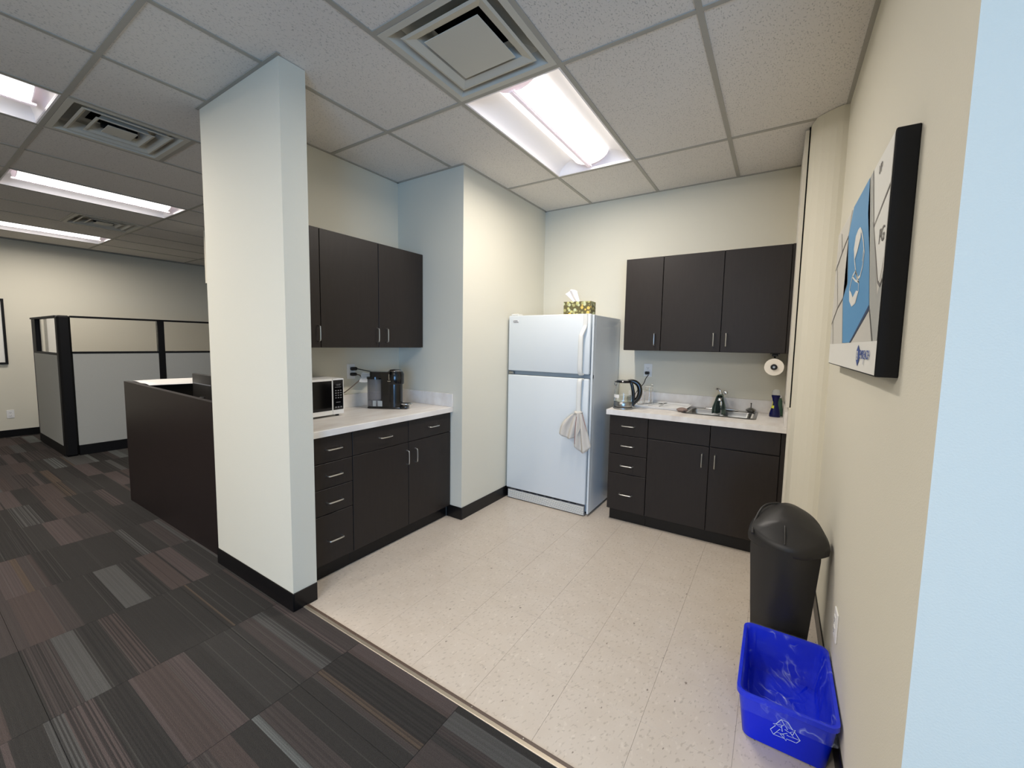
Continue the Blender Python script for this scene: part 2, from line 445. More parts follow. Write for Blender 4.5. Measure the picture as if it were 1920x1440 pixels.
# (column k: x from lx(k) to lx(k-1); row j: y from 0.672+1.225*j)
TROFF = [(2, 1), (6, 0-1), (9, 0), (13, 0), (4, -3), (10, -3), (1, -3)]
VENTH = {(2, 0): 1, (6, 0): 0, (11, 0): 1, (14, 2): 1}      # half cell used by diffuser: 0 near half, 1 far half
tiles = {}
def ctile(x0, x1, y0, y1):
    if x1-x0 < 0.03 or y1-y0 < 0.03: return
    key = (round(x1-x0, 3), round(y1-y0, 3))
    if key in tiles:
        o = bpy.data.objects.new('ceiling_tile', tiles[key]); COL.objects.link(o)
    else:
        o = obj('ceiling_tile', bx(new_bm(), 0.004, key[0]-0.004, 0.004, key[1]-0.004, 0.0, 0.014, 0.0015), 'ceiling_tile_mat'); tiles[key] = o.data
    o.parent = ceil; o.location = (x0, y0, ZC+0.003)
for k in range(0, 15):
    x0, x1 = max(lx(k), -9.0), min(lx(k-1), XR+0.02)
    for j in range(-1, 4):
        y0 = 0.672+1.225*j; y1 = y0+1.225
        if k >= 5: y1 = min(y1, 6.0)
        if k < 4 and y0 > YB: continue
        if k < 5: y1 = min(y1, YB)
        if y1 <= y0: continue
        if (k, j) in TROFF: continue
        if (k, j) in VENTH:
            h = VENTH[(k, j)]; ym = y0+0.6125
            if h == 1: ctile(x0, x1, y0, ym)
            else: ctile(x0, x1, ym, y1)
            continue
        ctile(x0, x1, y0, y1)
# solid slab over the unseen part behind the camera, with holes for the added lamps left out
bmr = new_bm()
ceil_far = obj('ceiling_board', bm, 'ceiling_tile_mat', ceil)
def bar(x0, x1, y0, y1): obj('grid_bar', bx(new_bm(), x0, x1, y0, y1, ZC-0.0015, ZC+0.03), 'tee_metal', ceil)
for k in range(0, 15):
    x = lx(k); ymax = YB if k < 5 else 6.0
    if k == 3: ymax = 2.53 if x < -2.055 else YB
    bar(x-0.012, x+0.012, LY[0], ymax)
for k in range(0, 15):
    for y in LY:
        if y > (YB if k < 5 else 6.0): continue
        bar(max(lx(k), -9.0)+0.012, min(lx(k-1), XR+.02)-0.012, y-0.012, y+0.012)
for (k, j) in VENTH:
    y = 0.672+1.225*j+0.6125
    bar(lx(k)+0.012, lx(k-1)-0.012, y-0.012, y+0.012)
# perimeter wall angle
def ang(x0, x1, y0, y1): obj('wall_angle', bx(new_bm(), x0, x1, y0, y1, ZC-0.002, ZC+0.01), 'tee_metal', ceil)
ang(-2.055, 0.064, YB-0.018, YB+.0); ang(-2.055, -2.037, 2.53, YB); ang(-2.77, -2.037, 2.512, 2.53)
ang(-2.77, -2.752, 1.267, 2.53); ang(XR-0.018, XR, LY[0], 3.02); ang(-9.0, -8.982, -3, 6.0)
ang(-2.92, -2.03, 1.116, 1.134)

# --- baseboards
def bb(name, *a, parent=None): return struct(name, bx(new_bm(), *a, 0.0, 0.1, 0.002), 'baseboard_rubber', parent)
bb('baseboard_stub', -2.910, -2.041, 1.128, 1.134)
bb('baseboard_stub_end', -2.047, -2.041, 1.134, 1.267)
bb('baseboard_stub_side', -2.910, -2.904, 1.128, 3.5)
bb('baseboard_chase', -2.2119, -2.049, 2.524, 2.53)
bb('baseboard_chase_side', -2.055, -2.049, 2.53, YB)
bb('baseboard_back', -2.049, 0.06, YB-0.006, YB)
bb('baseboard_right', XR-0.006, XR, YE, 3.0)
bb('baseboard_left', -9.0, -8.99, -3.0, 6.0)
o = struct('baseboard_curve', prism(new_bm(), [(x-0.006, y-0.003) for x, y in curve[:-1]]+[(XR-.001, 3.008), (XR, 3.02)]+[(x+.002, y+.002) for x, y in reversed(curve[:-1])], 0, 0.1), 'baseboard_rubber')

# ================================================================== TROFFERS AND DIFFUSERS
def make_troffer(label, loc):
    t = thing('ceiling_troffer', label, 'ceiling light', loc, 0, 'recessed fluorescent troffers')
    W, L = 0.59, 1.205
    prof = []
    N = 10
    for s in (-1, 1):
        bm = new_bm()
        def f(u, v, s=s):
            a = u*PI/2
            x = s*(W/2-0.012-(W/2-0.08)*math.sin(a)*0.98); z = 0.004+0.085*math.sin(a)
            # concave curve: steep at the outer edge, flattening inwards
            x = s*(W/2-0.012-(W/2-0.085)*(1-math.cos(a)))
            return (x, (v-.5)*(L-0.03), z)
        grid(bm, N, 2, f)
        obj('reflector', bm, 'reflector', t, smooth=True, fix=False)
    bm = new_bm()       # frame
    for a in ((-W/2, -W/2+.012, -L/2, L/2), (W/2-.012, W/2, -L/2, L/2), (-W/2+.012, W/2-.012, -L/2, -L/2+.012), (-W/2+.012, W/2-.012, L/2-.012, L/2)):
        bx(bm, *a, -0.001, 0.02)
    obj('frame', bm, 'reflector', t)
    bm = new_bm()       # housing closing the top and ends
    bx(bm, -W/2, W/2, -L/2, L/2, 0.097, 0.105)
    for s in (-1, 1): bx(bm, -W/2+.012, W/2-.012, s*(L/2-0.002), s*(L/2-0.012), 0.02, 0.097)
    obj('housing', bm, 'reflector', t)
    for s in (-1, 1):   # rounded end plates
        bm = new_bm()
        def g(u, v, s=s):
            a = v*PI/2
            return ((u-.5)*(W-.03), s*(L/2-0.014-0.10*(1-math.cos(a))), 0.004+0.088*math.sin(a))
        grid(bm, 2, 8, g); obj('end_plate', bm, 'reflector', t, smooth=True, fix=False)
    bm = new_bm()       # glowing basket
    def b(u, v):
        a = PI*(u)
        return (0.135*math.cos(a), (v-.5)*(L-0.15), 0.088-0.074*math.sin(a))
    grid(bm, 17, 2, b)
    obj('diffuser', bm, 'emit_tube', t, smooth=True, fix=False)
    bm = new_bm()
    bx(bm, -0.032, -0.008, -(L/2-.05), L/2-.05, 0.001, 0.014, 0.003); bx(bm, -0.004, 0.002, -(L/2-.05), L/2-.05, 0.003, 0.014)
    obj('rib', bm, 'rib_white', t)
    l = bpy.data.lights.get('tube_lamp')
    if not l:
        l = bpy.data.lights.new('tube_lamp', 'AREA'); l.shape = 'RECTANGLE'; l.size = 0.115; l.size_y = L-0.16
        l.energy = TROFFER_WATTS; l.color = (1.0, 0.93, 0.85)
    for x in (0.064,):
        lo_ = bpy.data.objects.new('tube_lamp', l); lo_.location = (x, 0, 0.0145); COL.objects.link(lo_); lo_.parent = t
    for s in (-1, 1):
        bm = new_bm()
        prism(bm, [(0.139*math.cos(PI*i/12), 0.09-0.078*math.sin(PI*i/12)) for i in range(13)], s*(L/2-0.075), s*(L/2-0.07), lambda u, v, w_: (u, w_, v))
        obj('basket_end', bm, 'rib_white', t)
    return t
def cell(k, j): return (lx(k)+0.305, 0.672+1.225*j+0.6125, ZC)
tr_labels = ['bright recessed ceiling light over the kitchen, next to the square air diffuser',
             'ceiling light cut off by the top left edge, nearest of the office lights',
             'middle of the three office ceiling lights, whole strip in view left of the wall stub',
             'farthest office ceiling light, a thin strip closest to the far left wall']
tr0 = None
for (k, j), lb in zip(TROFF[:4], tr_labels):
    if tr0 is None: tr0 = make_troffer(lb, cell(k, j))
    else:
        c_ = copy_tree(tr0); c_.location = cell(k, j); c_['label'] = lb
for n_, (x, y) in enumerate(((-4.3, -2.0), (-0.645, -1.3), (-2.6, -1.8), (-1.45, -0.95))):  # unseen troffer copies, added as fill to brighten the stub, chase and fridge
    c_ = copy_tree(tr0); c_.location = (x, y, ZC-0.03 if y < 0 else ZC-0.03)
    c_['label'] = ['added fill light behind the camera on the left', 'added fill light behind the camera near the window', 'added fill light behind the camera straight in front of the wall stub', 'added fill light just behind the camera, out of view above it'][n_]
def ring(bm, a, za, b, zb, rnd=0.0):
    """square frustum strip from half size a at height za to half size b at zb"""
    V = [bm.verts.new((sx*a, sy*a, za)) for sx, sy in ((-1, -1), (1, -1), (1, 1), (-1, 1))]
    U = [bm.verts.new((sx*b, sy*b, zb)) for sx, sy in ((-1, -1), (1, -1), (1, 1), (-1, 1))]
    for i in range(4): bm.faces.new((V[i], V[(i+1) % 4], U[(i+1) % 4], U[i]))
def make_vent(label, loc, cones):
    t = thing('air_diffuser', label, 'ceiling vent', loc, 0, 'square ceiling air diffusers')
    bm = new_bm(); ring(bm, 0.293, 0.0, 0.262, 0.0); ring(bm, 0.262, 0.0, 0.235, 0.055)
    obj('outer_frame', bm, 'vent_metal', t, solid=0.0015)
    obj('duct_box', bx(new_bm(), -0.29, 0.29, -0.29, 0.29, 0.13, 0.134), 'vent_dark', t)
    bm = new_bm(); ring(bm, 0.235, 0.055, 0.135, 0.078); obj('throat', bm, 'vent_metal', t, solid=0.0015)
    for (ro, ri, zl, zt) in cones:
        bm = new_bm(); ring(bm, ro, zl+0.003, ro-0.012, zl); ring(bm, ro-0.012, zl, ri+0.02, zl+0.012); ring(bm, ri+.02, zl+0.012, ri, zt)
        obj('cone', bm, 'vent_metal', t, solid=0.0015)
    bm = new_bm(); bx(bm, -0.15 if len(cones) < 2 else -0.075, 0.15 if len(cones) < 2 else 0.075, -0.15 if len(cones) < 2 else -0.075, 0.15 if len(cones) < 2 else 0.075, 0.001, 0.005, 0.002)
    obj('centre_plate', bm, 'vent_metal', t)
    bm = new_bm(); bx(bm, -0.012, 0.012, -0.09, 0.09, 0.006, 0.125); bx(bm, -0.09, 0.09, -0.012, 0.012, 0.006, 0.125); obj('bracket', bm, 'vent_dark', t)
    return t
def vcell(k, j): return (lx(k)+0.305, 0.672+1.225*j+0.306+0.6125*VENTH[(k, j)], ZC-0.002)
make_vent('large square air diffuser directly beside the kitchen ceiling light', vcell(2, 0), [(0.222, 0.152, 0.0, 0.058)])
v3 = [(0.222, 0.175, 0.0, 0.05), (0.145, 0.10, 0.0, 0.055)]
vv = make_vent('dusty square air diffuser between the two nearest office ceiling lights', vcell(6, 0), v3)
for kj, lb in (((11, 0), 'square air diffuser between the middle and farthest office lights'), ((14, 2), 'farthest air diffuser, a small dark square above the cubicle by the wall stub')):
    c_ = copy_tree(vv); c_.location = vcell(*kj); c_['label'] = lb

# ================================================================== CABINETS
def handle(parent, p, axis, nrm, L=0.10, off=0.026):
    """thin arched bar pull; p centre on the door face, axis bar direction, nrm outward"""
    p, axis, nrm = Vector(p), Vector(axis), Vector(nrm)
    path = [p-axis*L/2, p-axis*(L/2-0.003)+nrm*off*0.75, p-axis*(L/2-0.016)+nrm*off, p+axis*(L/2-0.016)+nrm*off, p+axis*(L/2-0.003)+nrm*off*0.75, p+axis*L/2]
    bm = new_bm(); tube(bm, smooth_path(path, 5), 0.0042, 8)
    return obj('handle', bm, 'handle_metal', parent, smooth=True)
G2 = 0.0023
def front(name, parent, ax, face, a0, a1, z0, z1, hd=None, th=0.018):
    """door or drawer front. ax='x': front lies along x with face at y=face looking -Y; ax='y': along y, face at x=face looking +X"""
    bm = new_bm()
    if ax == 'x': bx(bm, a0+G2, a1-G2, face, face+th, z0+G2, z1-G2, 0.0012)
    else: bx(bm, face-th, face, a0+G2, a1-G2, z0+G2, z1-G2, 0.0012)
    o = obj(name, bm, 'espresso', parent)
    if hd:
        kind, pos, zz = hd
        P = (pos, face, zz) if ax == 'x' else (face, pos, zz)
        nr = (0, -1, 0) if ax == 'x' else (1, 0, 0)
        along = (0, 0, 1) if kind == 'v' else ((1, 0, 0) if ax == 'x' else (0, 1, 0))
        handle(o, P, along, nr)
    return o
# --- right wall cabinets (face y=3.515)
FY = 3.515
t = thing('wall_cabinet', 'narrow single-door dark wall cabinet at the left end above the kettle', 'cabinet', (-0.95, FY, 1.385), group='dark wall cabinets')
def P0(t, o): o.matrix_parent_inverse = Matrix.Translation(-Vector(t.location)); return o
def own(t):
    for ch in t.children: ch.matrix_parent_inverse = Matrix.Translation(-Vector(t.location))
def carcass(t, a, m='espresso', nm='body'):
    return obj(nm, bx(new_bm(), *a, 0.0008), m, t)
carcass(t, (-1.101, -0.8005, FY+0.02, YB-.001, 1.385, 2.141)); front('door', t, 'x', FY, -1.101, -0.80, 1.385, 2.141, ('v', -0.846, 1.478)); own(t)
t = thing('wall_cabinet', 'wide two-door dark wall cabinet above the sink', 'cabinet', (-0.37, FY, 1.385), group='dark wall cabinets')
carcass(t, (-0.7995, 0.0635, FY+0.02, YB-.001, 1.385, 2.141)); front('door', t, 'x', FY, -0.80, -0.367, 1.385, 2.141, ('v', -0.413, 1.478))
front('door', t, 'x', FY, -0.367, 0.045, 1.385, 2.141, ('v', -0.328, 1.478)); carcass(t, (0.0465, 0.0635, FY+0.006, FY+0.02, 1.385, 2.141), nm='filler_strip'); own(t)
# --- left wall cabinets (face x=-2.477)
FX = -2.477
t = thing('wall_cabinet', 'single-door dark wall cabinet half hidden behind the wall stub, above the microwave', 'cabinet', (FX, 1.45, 1.38), group='dark wall cabinets')
carcass(t, (-2.769, FX-0.02, 1.268, 1.6015, 1.38, 2.141)); front('door', t, 'y', FX, 1.268, 1.602, 1.38, 2.141, ('v', 1.581, 1.472)); own(t)
t = thing('wall_cabinet', 'two-door dark wall cabinet above the coffee machine', 'cabinet', (FX, 2.06, 1.38), group='dark wall cabinets')
carcass(t, (-2.769, FX-0.02, 1.6025, 2.529, 1.38, 2.141)); front('door', t, 'y', FX, 1.602, 2.070, 1.38, 2.141, ('v', 2.052, 1.472)); front('door', t, 'y', FX, 2.070, 2.529, 1.38, 2.141, ('v', 2.138, 1.472)); own(t)
# --- right base cabinets (face y=3.235)
BY = 3.235
DR = [(0.712, 0.871, 0.791), (0.558, 0.712, 0.633), (0.401, 0.558, 0.472), (0.098, 0.401, 0.238)]
t = thing('base_cabinet', 'four-drawer dark base cabinet right of the fridge, below the kettle', 'cabinet', (-0.95, BY, 0), group='dark base cabinets')
carcass(t, (-1.101, -0.798, BY+0.02, YB-.001, 0.098, 0.868)); carcass(t, (-1.088, -0.798, 3.278, 3.29, 0.0, 0.097), 'baseboard_rubber', 'toe_kick')
for z0, z1, hz in DR: front('drawer', t, 'x', BY, -1.101, -0.797, z0, z1, ('h', -0.948, hz))
own(t)
t = thing('base_cabinet', 'dark two-door sink cabinet under the stainless sink', 'cabinet', (-0.36, BY, 0), group='dark base cabinets')
carcass(t, (-0.797, 0.0785, BY+0.02, YB-.001, 0.098, 0.715)); carcass(t, (-0.797, 0.0785, 3.278, 3.29, 0.0, 0.097), 'baseboard_rubber', 'toe_kick')
carcass(t, (-0.797, -0.779, BY+0.02, YB-.001, 0.7155, 0.868), nm='side_panel'); carcass(t, (0.0605, 0.0785, BY+0.02, YB-.001, 0.7155, 0.868), nm='side_panel')
front('false_drawer_front', t, 'x', BY, -0.797, -0.366, 0.715, 0.871); front('false_drawer_front', t, 'x', BY, -0.366, 0.052, 0.715, 0.871)
front('door', t, 'x', BY, -0.797, -0.366, 0.098, 0.712, ('v', -0.410, 0.609)); front('door', t, 'x', BY, -0.366, 0.052, 0.098, 0.712, ('v', -0.327, 0.611))
carcass(t, (0.0535, 0.0785, BY+0.008, BY+0.02, 0.098, 0.87), nm='filler_strip'); own(t)
# --- left base cabinets (face x=-2.168)
BX = -2.168
t = thing('base_cabinet', 'four-drawer dark base cabinet beside the wall stub, below the microwave', 'cabinet', (BX, 1.45, 0), group='dark base cabinets')
carcass(t, (-2.769, BX-0.02, 1.268, 1.5965, 0.098, 0.868)); carcass(t, (-2.222, -2.212, 1.268, 1.5965, 0, 0.097), 'baseboard_rubber', 'toe_kick')
for z0, z1, hz in DR: front('drawer', t, 'y', BX, 1.330, 1.597, z0, z1, ('h', 1.466, hz))
carcass(t, (BX-0.02, BX-0.002, 1.268, 1.3285, 0.098, 0.87), nm='filler_strip'); own(t)
t = thing('base_cabinet', 'dark base cabinet with two drawers over two doors, below the coffee machine', 'cabinet', (BX, 2.06, 0), group='dark base cabinets')
carcass(t, (-2.769, BX-0.02, 1.5975, 2.523, 0.098, 0.868)); carcass(t, (-2.222, -2.212, 1.5975, 2.523, 0, 0.097), 'baseboard_rubber', 'toe_kick')
front('drawer', t, 'y', BX, 1.597, 2.067, 0.712, 0.871, ('h', 1.854, 0.790)); front('drawer', t, 'y', BX, 2.067, 2.523, 0.712, 0.871, ('h', 2.319, 0.789))
front('door', t, 'y', BX, 1.597, 2.067, 0.098, 0.712, ('v', 2.048, 0.605)); front('door', t, 'y', BX, 2.067, 2.523, 0.098, 0.712, ('v', 2.130, 0.605)); own(t)

# --- worktops with splashes
CZ = 0.912
t = thing('worktop', 'pale laminate worktop with low backsplash under the coffee machine and microwave', 'worktop', (-2.46, 1.9, CZ))
obj('slab', bx(new_bm(), -2.769, -2.145, 1.268, 2.529, 0.8725, CZ, 0.002), 'counter_top', t)
obj('backsplash', bx(new_bm(), -2.769, -2.750, 1.268, 2.529, CZ+.0002, 1.013, 0.0015), 'counter_top', t)
obj('end_splash', bx(new_bm(), -2.7495, -2.143, 2.511, 2.529, CZ+.0002, 1.018, 0.0015), 'counter_top', t)
own(t)
SX0, SX1, SY0, SY1 = -0.575, -0.125, 3.43, 3.80
t = thing('worktop', 'pale laminate worktop around the sink, beside the fridge', 'worktop', (-0.5, 3.5, CZ))
bm = new_bm()
x0, x1, y0, y1 = -1.123, 0.0785, 3.213, YB-0.001
bx(bm, x0, x1, y0, SY0+0.015, 0.8725, CZ); bx(bm, x0, SX0+0.012, SY0+.015, SY1-.06, 0.8725, CZ); bx(bm, SX1-.012, x1, SY0+.015, SY1-.06, 0.8725, CZ); bx(bm, x0, x1, SY1-.06, y1, 0.8725, CZ)
obj('slab', bm, 'counter_top', t)
obj('backsplash', bx(new_bm(), -1.123, 0.06, YB-0.020, YB-.001, CZ+.0002, 1.011, 0.0015), 'counter_top', t)
obj('end_splash', bx(new_bm(), 0.0602, 0.0785, 3.215, YB-.001, CZ+.0002, 1.013, 0.0015), 'counter_top', t)
own(t)

# ================================================================== SINK, TAP AND THINGS ROUND IT
t = thing('sink', 'stainless steel drop-in kitchen sink', 'sink', (-0.35, 3.6, CZ))
bm = new_bm()
RX0, RX1, RY0, RY1 = -0.60, -0.10, 3.405, 3.822
def rr(x0, x1, y0, y1, r, n_=5):
    pts = []
    for cx, cy, a0 in ((x1-r, y1-r, 0), (x0+r, y1-r, PI/2), (x0+r, y0+r, PI), (x1-r, y0+r, 1.5*PI)):
        for i in range(n_+1):
            a = a0+PI/2*i/n_; pts.append((cx+r*math.cos(a), cy+r*math.sin(a)))
    return pts
loops = [(rr(RX0, RX1, RY0, RY1, 0.03), CZ+0.001), (rr(RX0+.004, RX1-.004, RY0+.004, RY1-.004, 0.03), CZ+0.004), (rr(RX0+.022, RX1-.022, RY0+.025, RY1-.082, 0.04), CZ+0.004),
         (rr(RX0+.03, RX1-.03, RY0+.032, RY1-.09, 0.045), CZ-0.006), (rr(RX0+.038, RX1-.038, RY0+.04, RY1-.098, 0.05), CZ-0.13), (rr(RX0+.07, RX1-.07, RY0+.075, RY1-.13, 0.05), CZ-0.155)]
prev = None
for pts, z in loops:
    ringv = [bm.verts.new((x, y, z)) for x, y in pts]
    if prev:
        for i in range(len(ringv)):
            j = (i+1) % len(ringv); bm.faces.new((prev[i], prev[j], ringv[j], ringv[i]))
    prev = ringv
bm.faces.new(prev)
obj('bowl', bm, 'steel', t, smooth=True, fix=True)
obj('drain', lathe(new_bm(), [(0.0, 0.002), (0.03, 0.002), (0.042, 0.004), (0.045, 0.001)], (-0.35, 3.60, CZ-0.155)), 'chrome', t, smooth=True)
own(t)
t = thing('kitchen_tap', 'chrome single-lever kitchen tap behind the sink', 'tap', (-0.36, 3.775, CZ+0.004))
bm = new_bm(); bx(bm, -0.115, 0.125, -0.024, 0.024, 0.0, 0.012, 0.006, 2); obj('base_plate', bm, 'chrome', t, smooth=True)
bm = new_bm(); lathe(bm, [(0.0, 0.012), (0.024, 0.012), (0.024, 0.03), (0.019, 0.05), (0.019, 0.12), (0.0, 0.125)]); obj('body', bm, 'chrome', t, smooth=True)
bm = new_bm(); tube(bm, smooth_path([(0, -0.005, 0.07), (0.002, -0.04, 0.105), (0.004, -0.12, 0.118), (0.006, -0.18, 0.108), (0.006, -0.19, 0.09)], 6), [0.013]*24+[0.012], 12); obj('spout', bm, 'chrome', t, smooth=True)
bm = new_bm(); tube(bm, smooth_path([(0, 0.0, 0.115), (-0.012, 0.004, 0.15), (-0.03, 0.0, 0.165), (-0.04, -0.01, 0.16)], 5), 0.009, 10); obj('lever', bm, 'chrome', t, smooth=True)
bm = new_bm(); lathe(bm, [(0.0, -.02), (0.014, -0.015), (0.018, 0.0), (0.012, 0.014), (0, 0.018)], (0.03, -0.03, 0.145)); obj('spray_head', bm, 'chrome', t, smooth=True)
# green cloth folded over the spout
def cloth(name, fn, nu, nv, m, label, cat, thick=0.003):
    bm = new_bm(); grid(bm, nu, nv, fn)
    o = obj(name, bm, m, None, smooth=True, fix=False); s = o.modifiers.new('thick', 'SOLIDIFY'); s.thickness = thick; s.offset = 0
    return tag(o, label, cat)
def dish(u, v):
    a = v*2-1                                  # -1 left hem .. 0 over spout .. 1 right hem
    side = -1 if a < 0 else 1
    d = abs(a)
    x = -0.355+side*(0.015+(0.040*u-0.010)*min(1, d*1.5)+0.004*math.sin(u*9+side*1.3)*d)
    z = CZ+0.137-0.004*math.sin(6*u) - (max(0, d-0.12)**0.9)*0.172*(1 if side > 0 else 0.96)
    if d < 0.12: x = -0.355+a/0.12*0.018
    y = 3.645-0.075*(u-.5)*(1+.2*d)+0.014*math.sin(u*16)*d+0.010*math.sin(d*9+u*4)*d
    return (x, y, z)
cloth('dish_cloth', dish, 14, 30, 'green_cloth', 'dark green dish cloth hanging over the kitchen tap', 'cloth', 0.005)
t = thing('sink_strainer', 'round metal sink strainer with upright stem on the sink edge', 'strainer', (-0.150, 3.775, CZ+0.0045))
bm = new_bm(); lathe(bm, [(0.0, 0.0), (0.022, 0.0), (0.036, 0.012), (0.038, 0.018), (0.03, 0.026), (0.012, 0.034), (0, 0.036)], sx=0.95); obj('basket', bm, 'steel', t, smooth=True)
bm = new_bm(); cyl(bm, (0, 0, 0.05), 0.003, 0.035, 10); lathe(bm, [(0, .066), (.005, .066), (.006, .070), (0, .073)]); obj('stem', bm, 'plastic_black', t, smooth=True)
t = thing('soap_bottle', 'hourglass bottle of dark blue dish soap with clear cap', 'bottle', (0.008, 3.665, CZ))
bm = new_bm(); lathe(bm, [(0, 0), (0.033, 0.0), (0.036, 0.006), (0.034, 0.03), (0.026, 0.06), (0.0185, 0.09), (0.0165, 0.108), (0.021, 0.135), (0.0280, 0.156), (0.0265, 0.163), (0, 0.165)], seg=32, sy=0.72); obj('bottle', bm, 'soap_blue', t, smooth=True)
bm = new_bm(); lathe(bm, [(0.0245, 0.1635), (0.025, 0.175), (0.024, 0.19), (0.017, 0.202), (0.0, 0.206)], seg=28, sy=0.75); obj('cap', bm, 'soap_cap', t, smooth=True)
bm = new_bm(); lathe(bm, [(0.0262, 0.065), (0.0208, 0.085), (0.0185, 0.10), (0.0185, 0.115)], seg=10, sy=0.76); 
bmesh.ops.delete(bm, geom=[f for f in bm.faces if f.calc_center_median().x > -0.012], context='FACES'); obj('label', bm, 'label_yellow', t, smooth=True)
t = thing('soap_bottle', 'pale green plastic bottle standing behind the blue dish soap', 'bottle', (0.036, 3.745, CZ))
bm = new_bm(); lathe(bm, [(0, 0), (0.025, 0.0), (0.027, 0.005), (0.026, 0.05), (0.020, 0.085), (0.018, 0.11), (0.012, 0.128), (0.011, 0.135), (0, 0.136)], seg=28, sy=0.7, sx=0.85); obj('bottle', bm, 'soap_green', t, smooth=True)
bm = new_bm(); cyl(bm, (0, 0, 0.146), 0.0105, 0.02, 18); obj('cap', bm, 'plastic_white', t, smooth=True)
# drying tray with glasses, spoons and sponge
t = thing('drying_tray', 'white plastic drying tray on the worktop left of the sink', 'tray', (-0.82, 3.64, CZ))
bm = new_bm(); 
lo = [(rr(-0.985, -0.615, 3.485, 3.79, 0.03), CZ+0.001), (rr(-0.998, -0.59, 3.472, 3.80, 0.035), CZ+0.022), (rr(-1.003, -0.575, 3.468, 3.806, 0.035), CZ+0.022), (rr(-0.998, -0.58, 3.476, 3.80, 0.035), CZ+0.018), (rr(-0.98, -0.62, 3.50, 3.785, 0.03), CZ+0.007)]
prev = None; first = None
for pts, z in lo:
    ringv = [bm.verts.new((x, y, z)) for x, y in pts]
    if prev:
        for i in range(len(ringv)): j = (i+1) % len(ringv); bm.faces.new((prev[i], prev[j], ringv[j], ringv[i]))
    else: first = ringv
    prev = ringv
bm.faces.new(prev); bm.faces.new(list(reversed(first)))
obj('tray', bm, 'plastic_white', t, smooth=True)
bm = new_bm()
for k in range(7): bx(bm, -0.965+0.002, -0.635, 3.53+0.035*k, 3.534+0.035*k, CZ+0.0075, CZ+0.0105)
obj('drain_rib', bm, 'plastic_white', t); own(t)
TZ = CZ+0.011
def tumbler(x, y, r, h, label):
    g_ = thing('drinking_glass', label, 'glass', (x, y, TZ), group='glasses in the drying tray')
    bm = new_bm(); lathe(bm, [(0, h), (r*0.86, h), (r*0.88, h-0.004), (r, 0.0), (r-0.003, 0.0), (r*0.86-0.003, h-0.012), (0, h-0.012)], seg=28); obj('glass_wall', bm, 'glass', g_, smooth=True)
    return g_
g1 = tumbler(-0.915, 3.70, 0.034, 0.145, 'taller upturned clear glass with a metal clip, right one in the drying tray')
bm = new_bm(); tube(bm, [(-0.03, -0.015, 0.1475), (0.03, -0.01, 0.1475), (0.032, -0.01, 0.165), (0.02, -0.01, 0.167)], 0.003, 8); obj('clip', bm, 'steel', g1, smooth=True)
tumbler(-0.962, 3.62, 0.032, 0.125, 'shorter upturned clear glass in the drying tray, just behind the kettle handle')
def spoon(x, y, rz, label, tilt=0.0):
    s = thing('spoon', label, 'spoon', (x, y, TZ+0.001), rz, group='cutlery in the drying tray')
    bm = new_bm(); tube(bm, [(-0.07, 0, 0.004), (-0.02, 0, 0.008), (0.03, 0, 0.006+tilt)], [0.004, 0.0025, 0.0025], 8, flat=0.5); obj('stem', bm, 'steel', s, smooth=True)
    bm = new_bm(); grid(bm, 10, 5, lambda u, v: (0.045+0.022*v*math.cos(2*PI*u), 0.015*v*math.sin(2*PI*u), 0.003+tilt+0.008*v*v), True); obj('bowl', bm, 'steel', s, smooth=True, solid=0.001)
spoon(-0.83, 3.60, 0.75, 'steel spoon lying in the drying tray, nearer the glasses', 0.006)
spoon(-0.775, 3.60, 1.35, 'steel spoon lying in the drying tray, nearer the sink', 0.012)
bm = new_bm()
def spg(u, v):
    a = 2*PI*u; r_ = math.sin(PI*max(0.02, min(0.98, v)))
    return (0.040*math.cos(a)*r_*(1+.12*math.sin(3*a)), 0.028*math.sin(a)*r_*(1+.1*math.cos(5*a)), 0.016+0.016*-math.cos(PI*v)*(1+.15*math.sin(4*a)))
grid(bm, 20, 9, spg, True)
o = obj('sponge', bm, 'sponge', None, smooth=True, loc=(-0.60, 3.452, CZ+.002)); tag(o, 'crumpled brown scrubbing sponge between the drying tray and the sink', 'sponge')
# kettle
t = thing('electric_kettle', 'glass electric kettle with black handle on the worktop beside the fridge', 'kettle', (-1.028, 3.335, CZ), 0.30)
K = 1.0
bm = new_bm(); lathe(bm, [(0, 0), (0.074, 0), (0.078, 0.004), (0.078, 0.012), (0.070, 0.017), (0, 0.017)], seg=36); obj('power_base', bm, 'steel', t, smooth=True)
bm = new_bm(); lathe(bm, [(0, 0.0175), (0.068, 0.0175), (0.073, 0.021), (0.0745, 0.030), (0.0735, 0.060), (0.072, 0.062), (0, 0.062)], seg=36); obj('heater_ring', bm, 'steel', t, smooth=True)
bm = new_bm(); lathe(bm, [(0.073, 0.0625), (0.0725, 0.10), (0.067, 0.15), (0.058, 0.195), (0.054, 0.212), (0.0515, 0.212), (0.0555, 0.195), (0.0645, 0.15), (0.070, 0.10), (0.0705, 0.0625)], seg=40); obj('glass_jug', bm, 'kettle_glass', t, smooth=True)
bm = new_bm(); lathe(bm, [(0, 0.0635), (0.069, 0.0635), (0.0685, 0.10), (0.0680, 0.108), (0, 0.108)], seg=36); obj('water', bm, 'water', t, smooth=True)
bm = new_bm(); lathe(bm, [(0.0555, 0.2125), (0.060, 0.214), (0.062, 0.222), (0.055, 0.230), (0.03, 0.234), (0, 0.235)], seg=36); prism(bm, [(-0.055, -0.018), (-0.072, 0.0), (-0.055, 0.018)], 0.216, 0.222); obj('lid', bm, 'plastic_black', t, smooth=True)
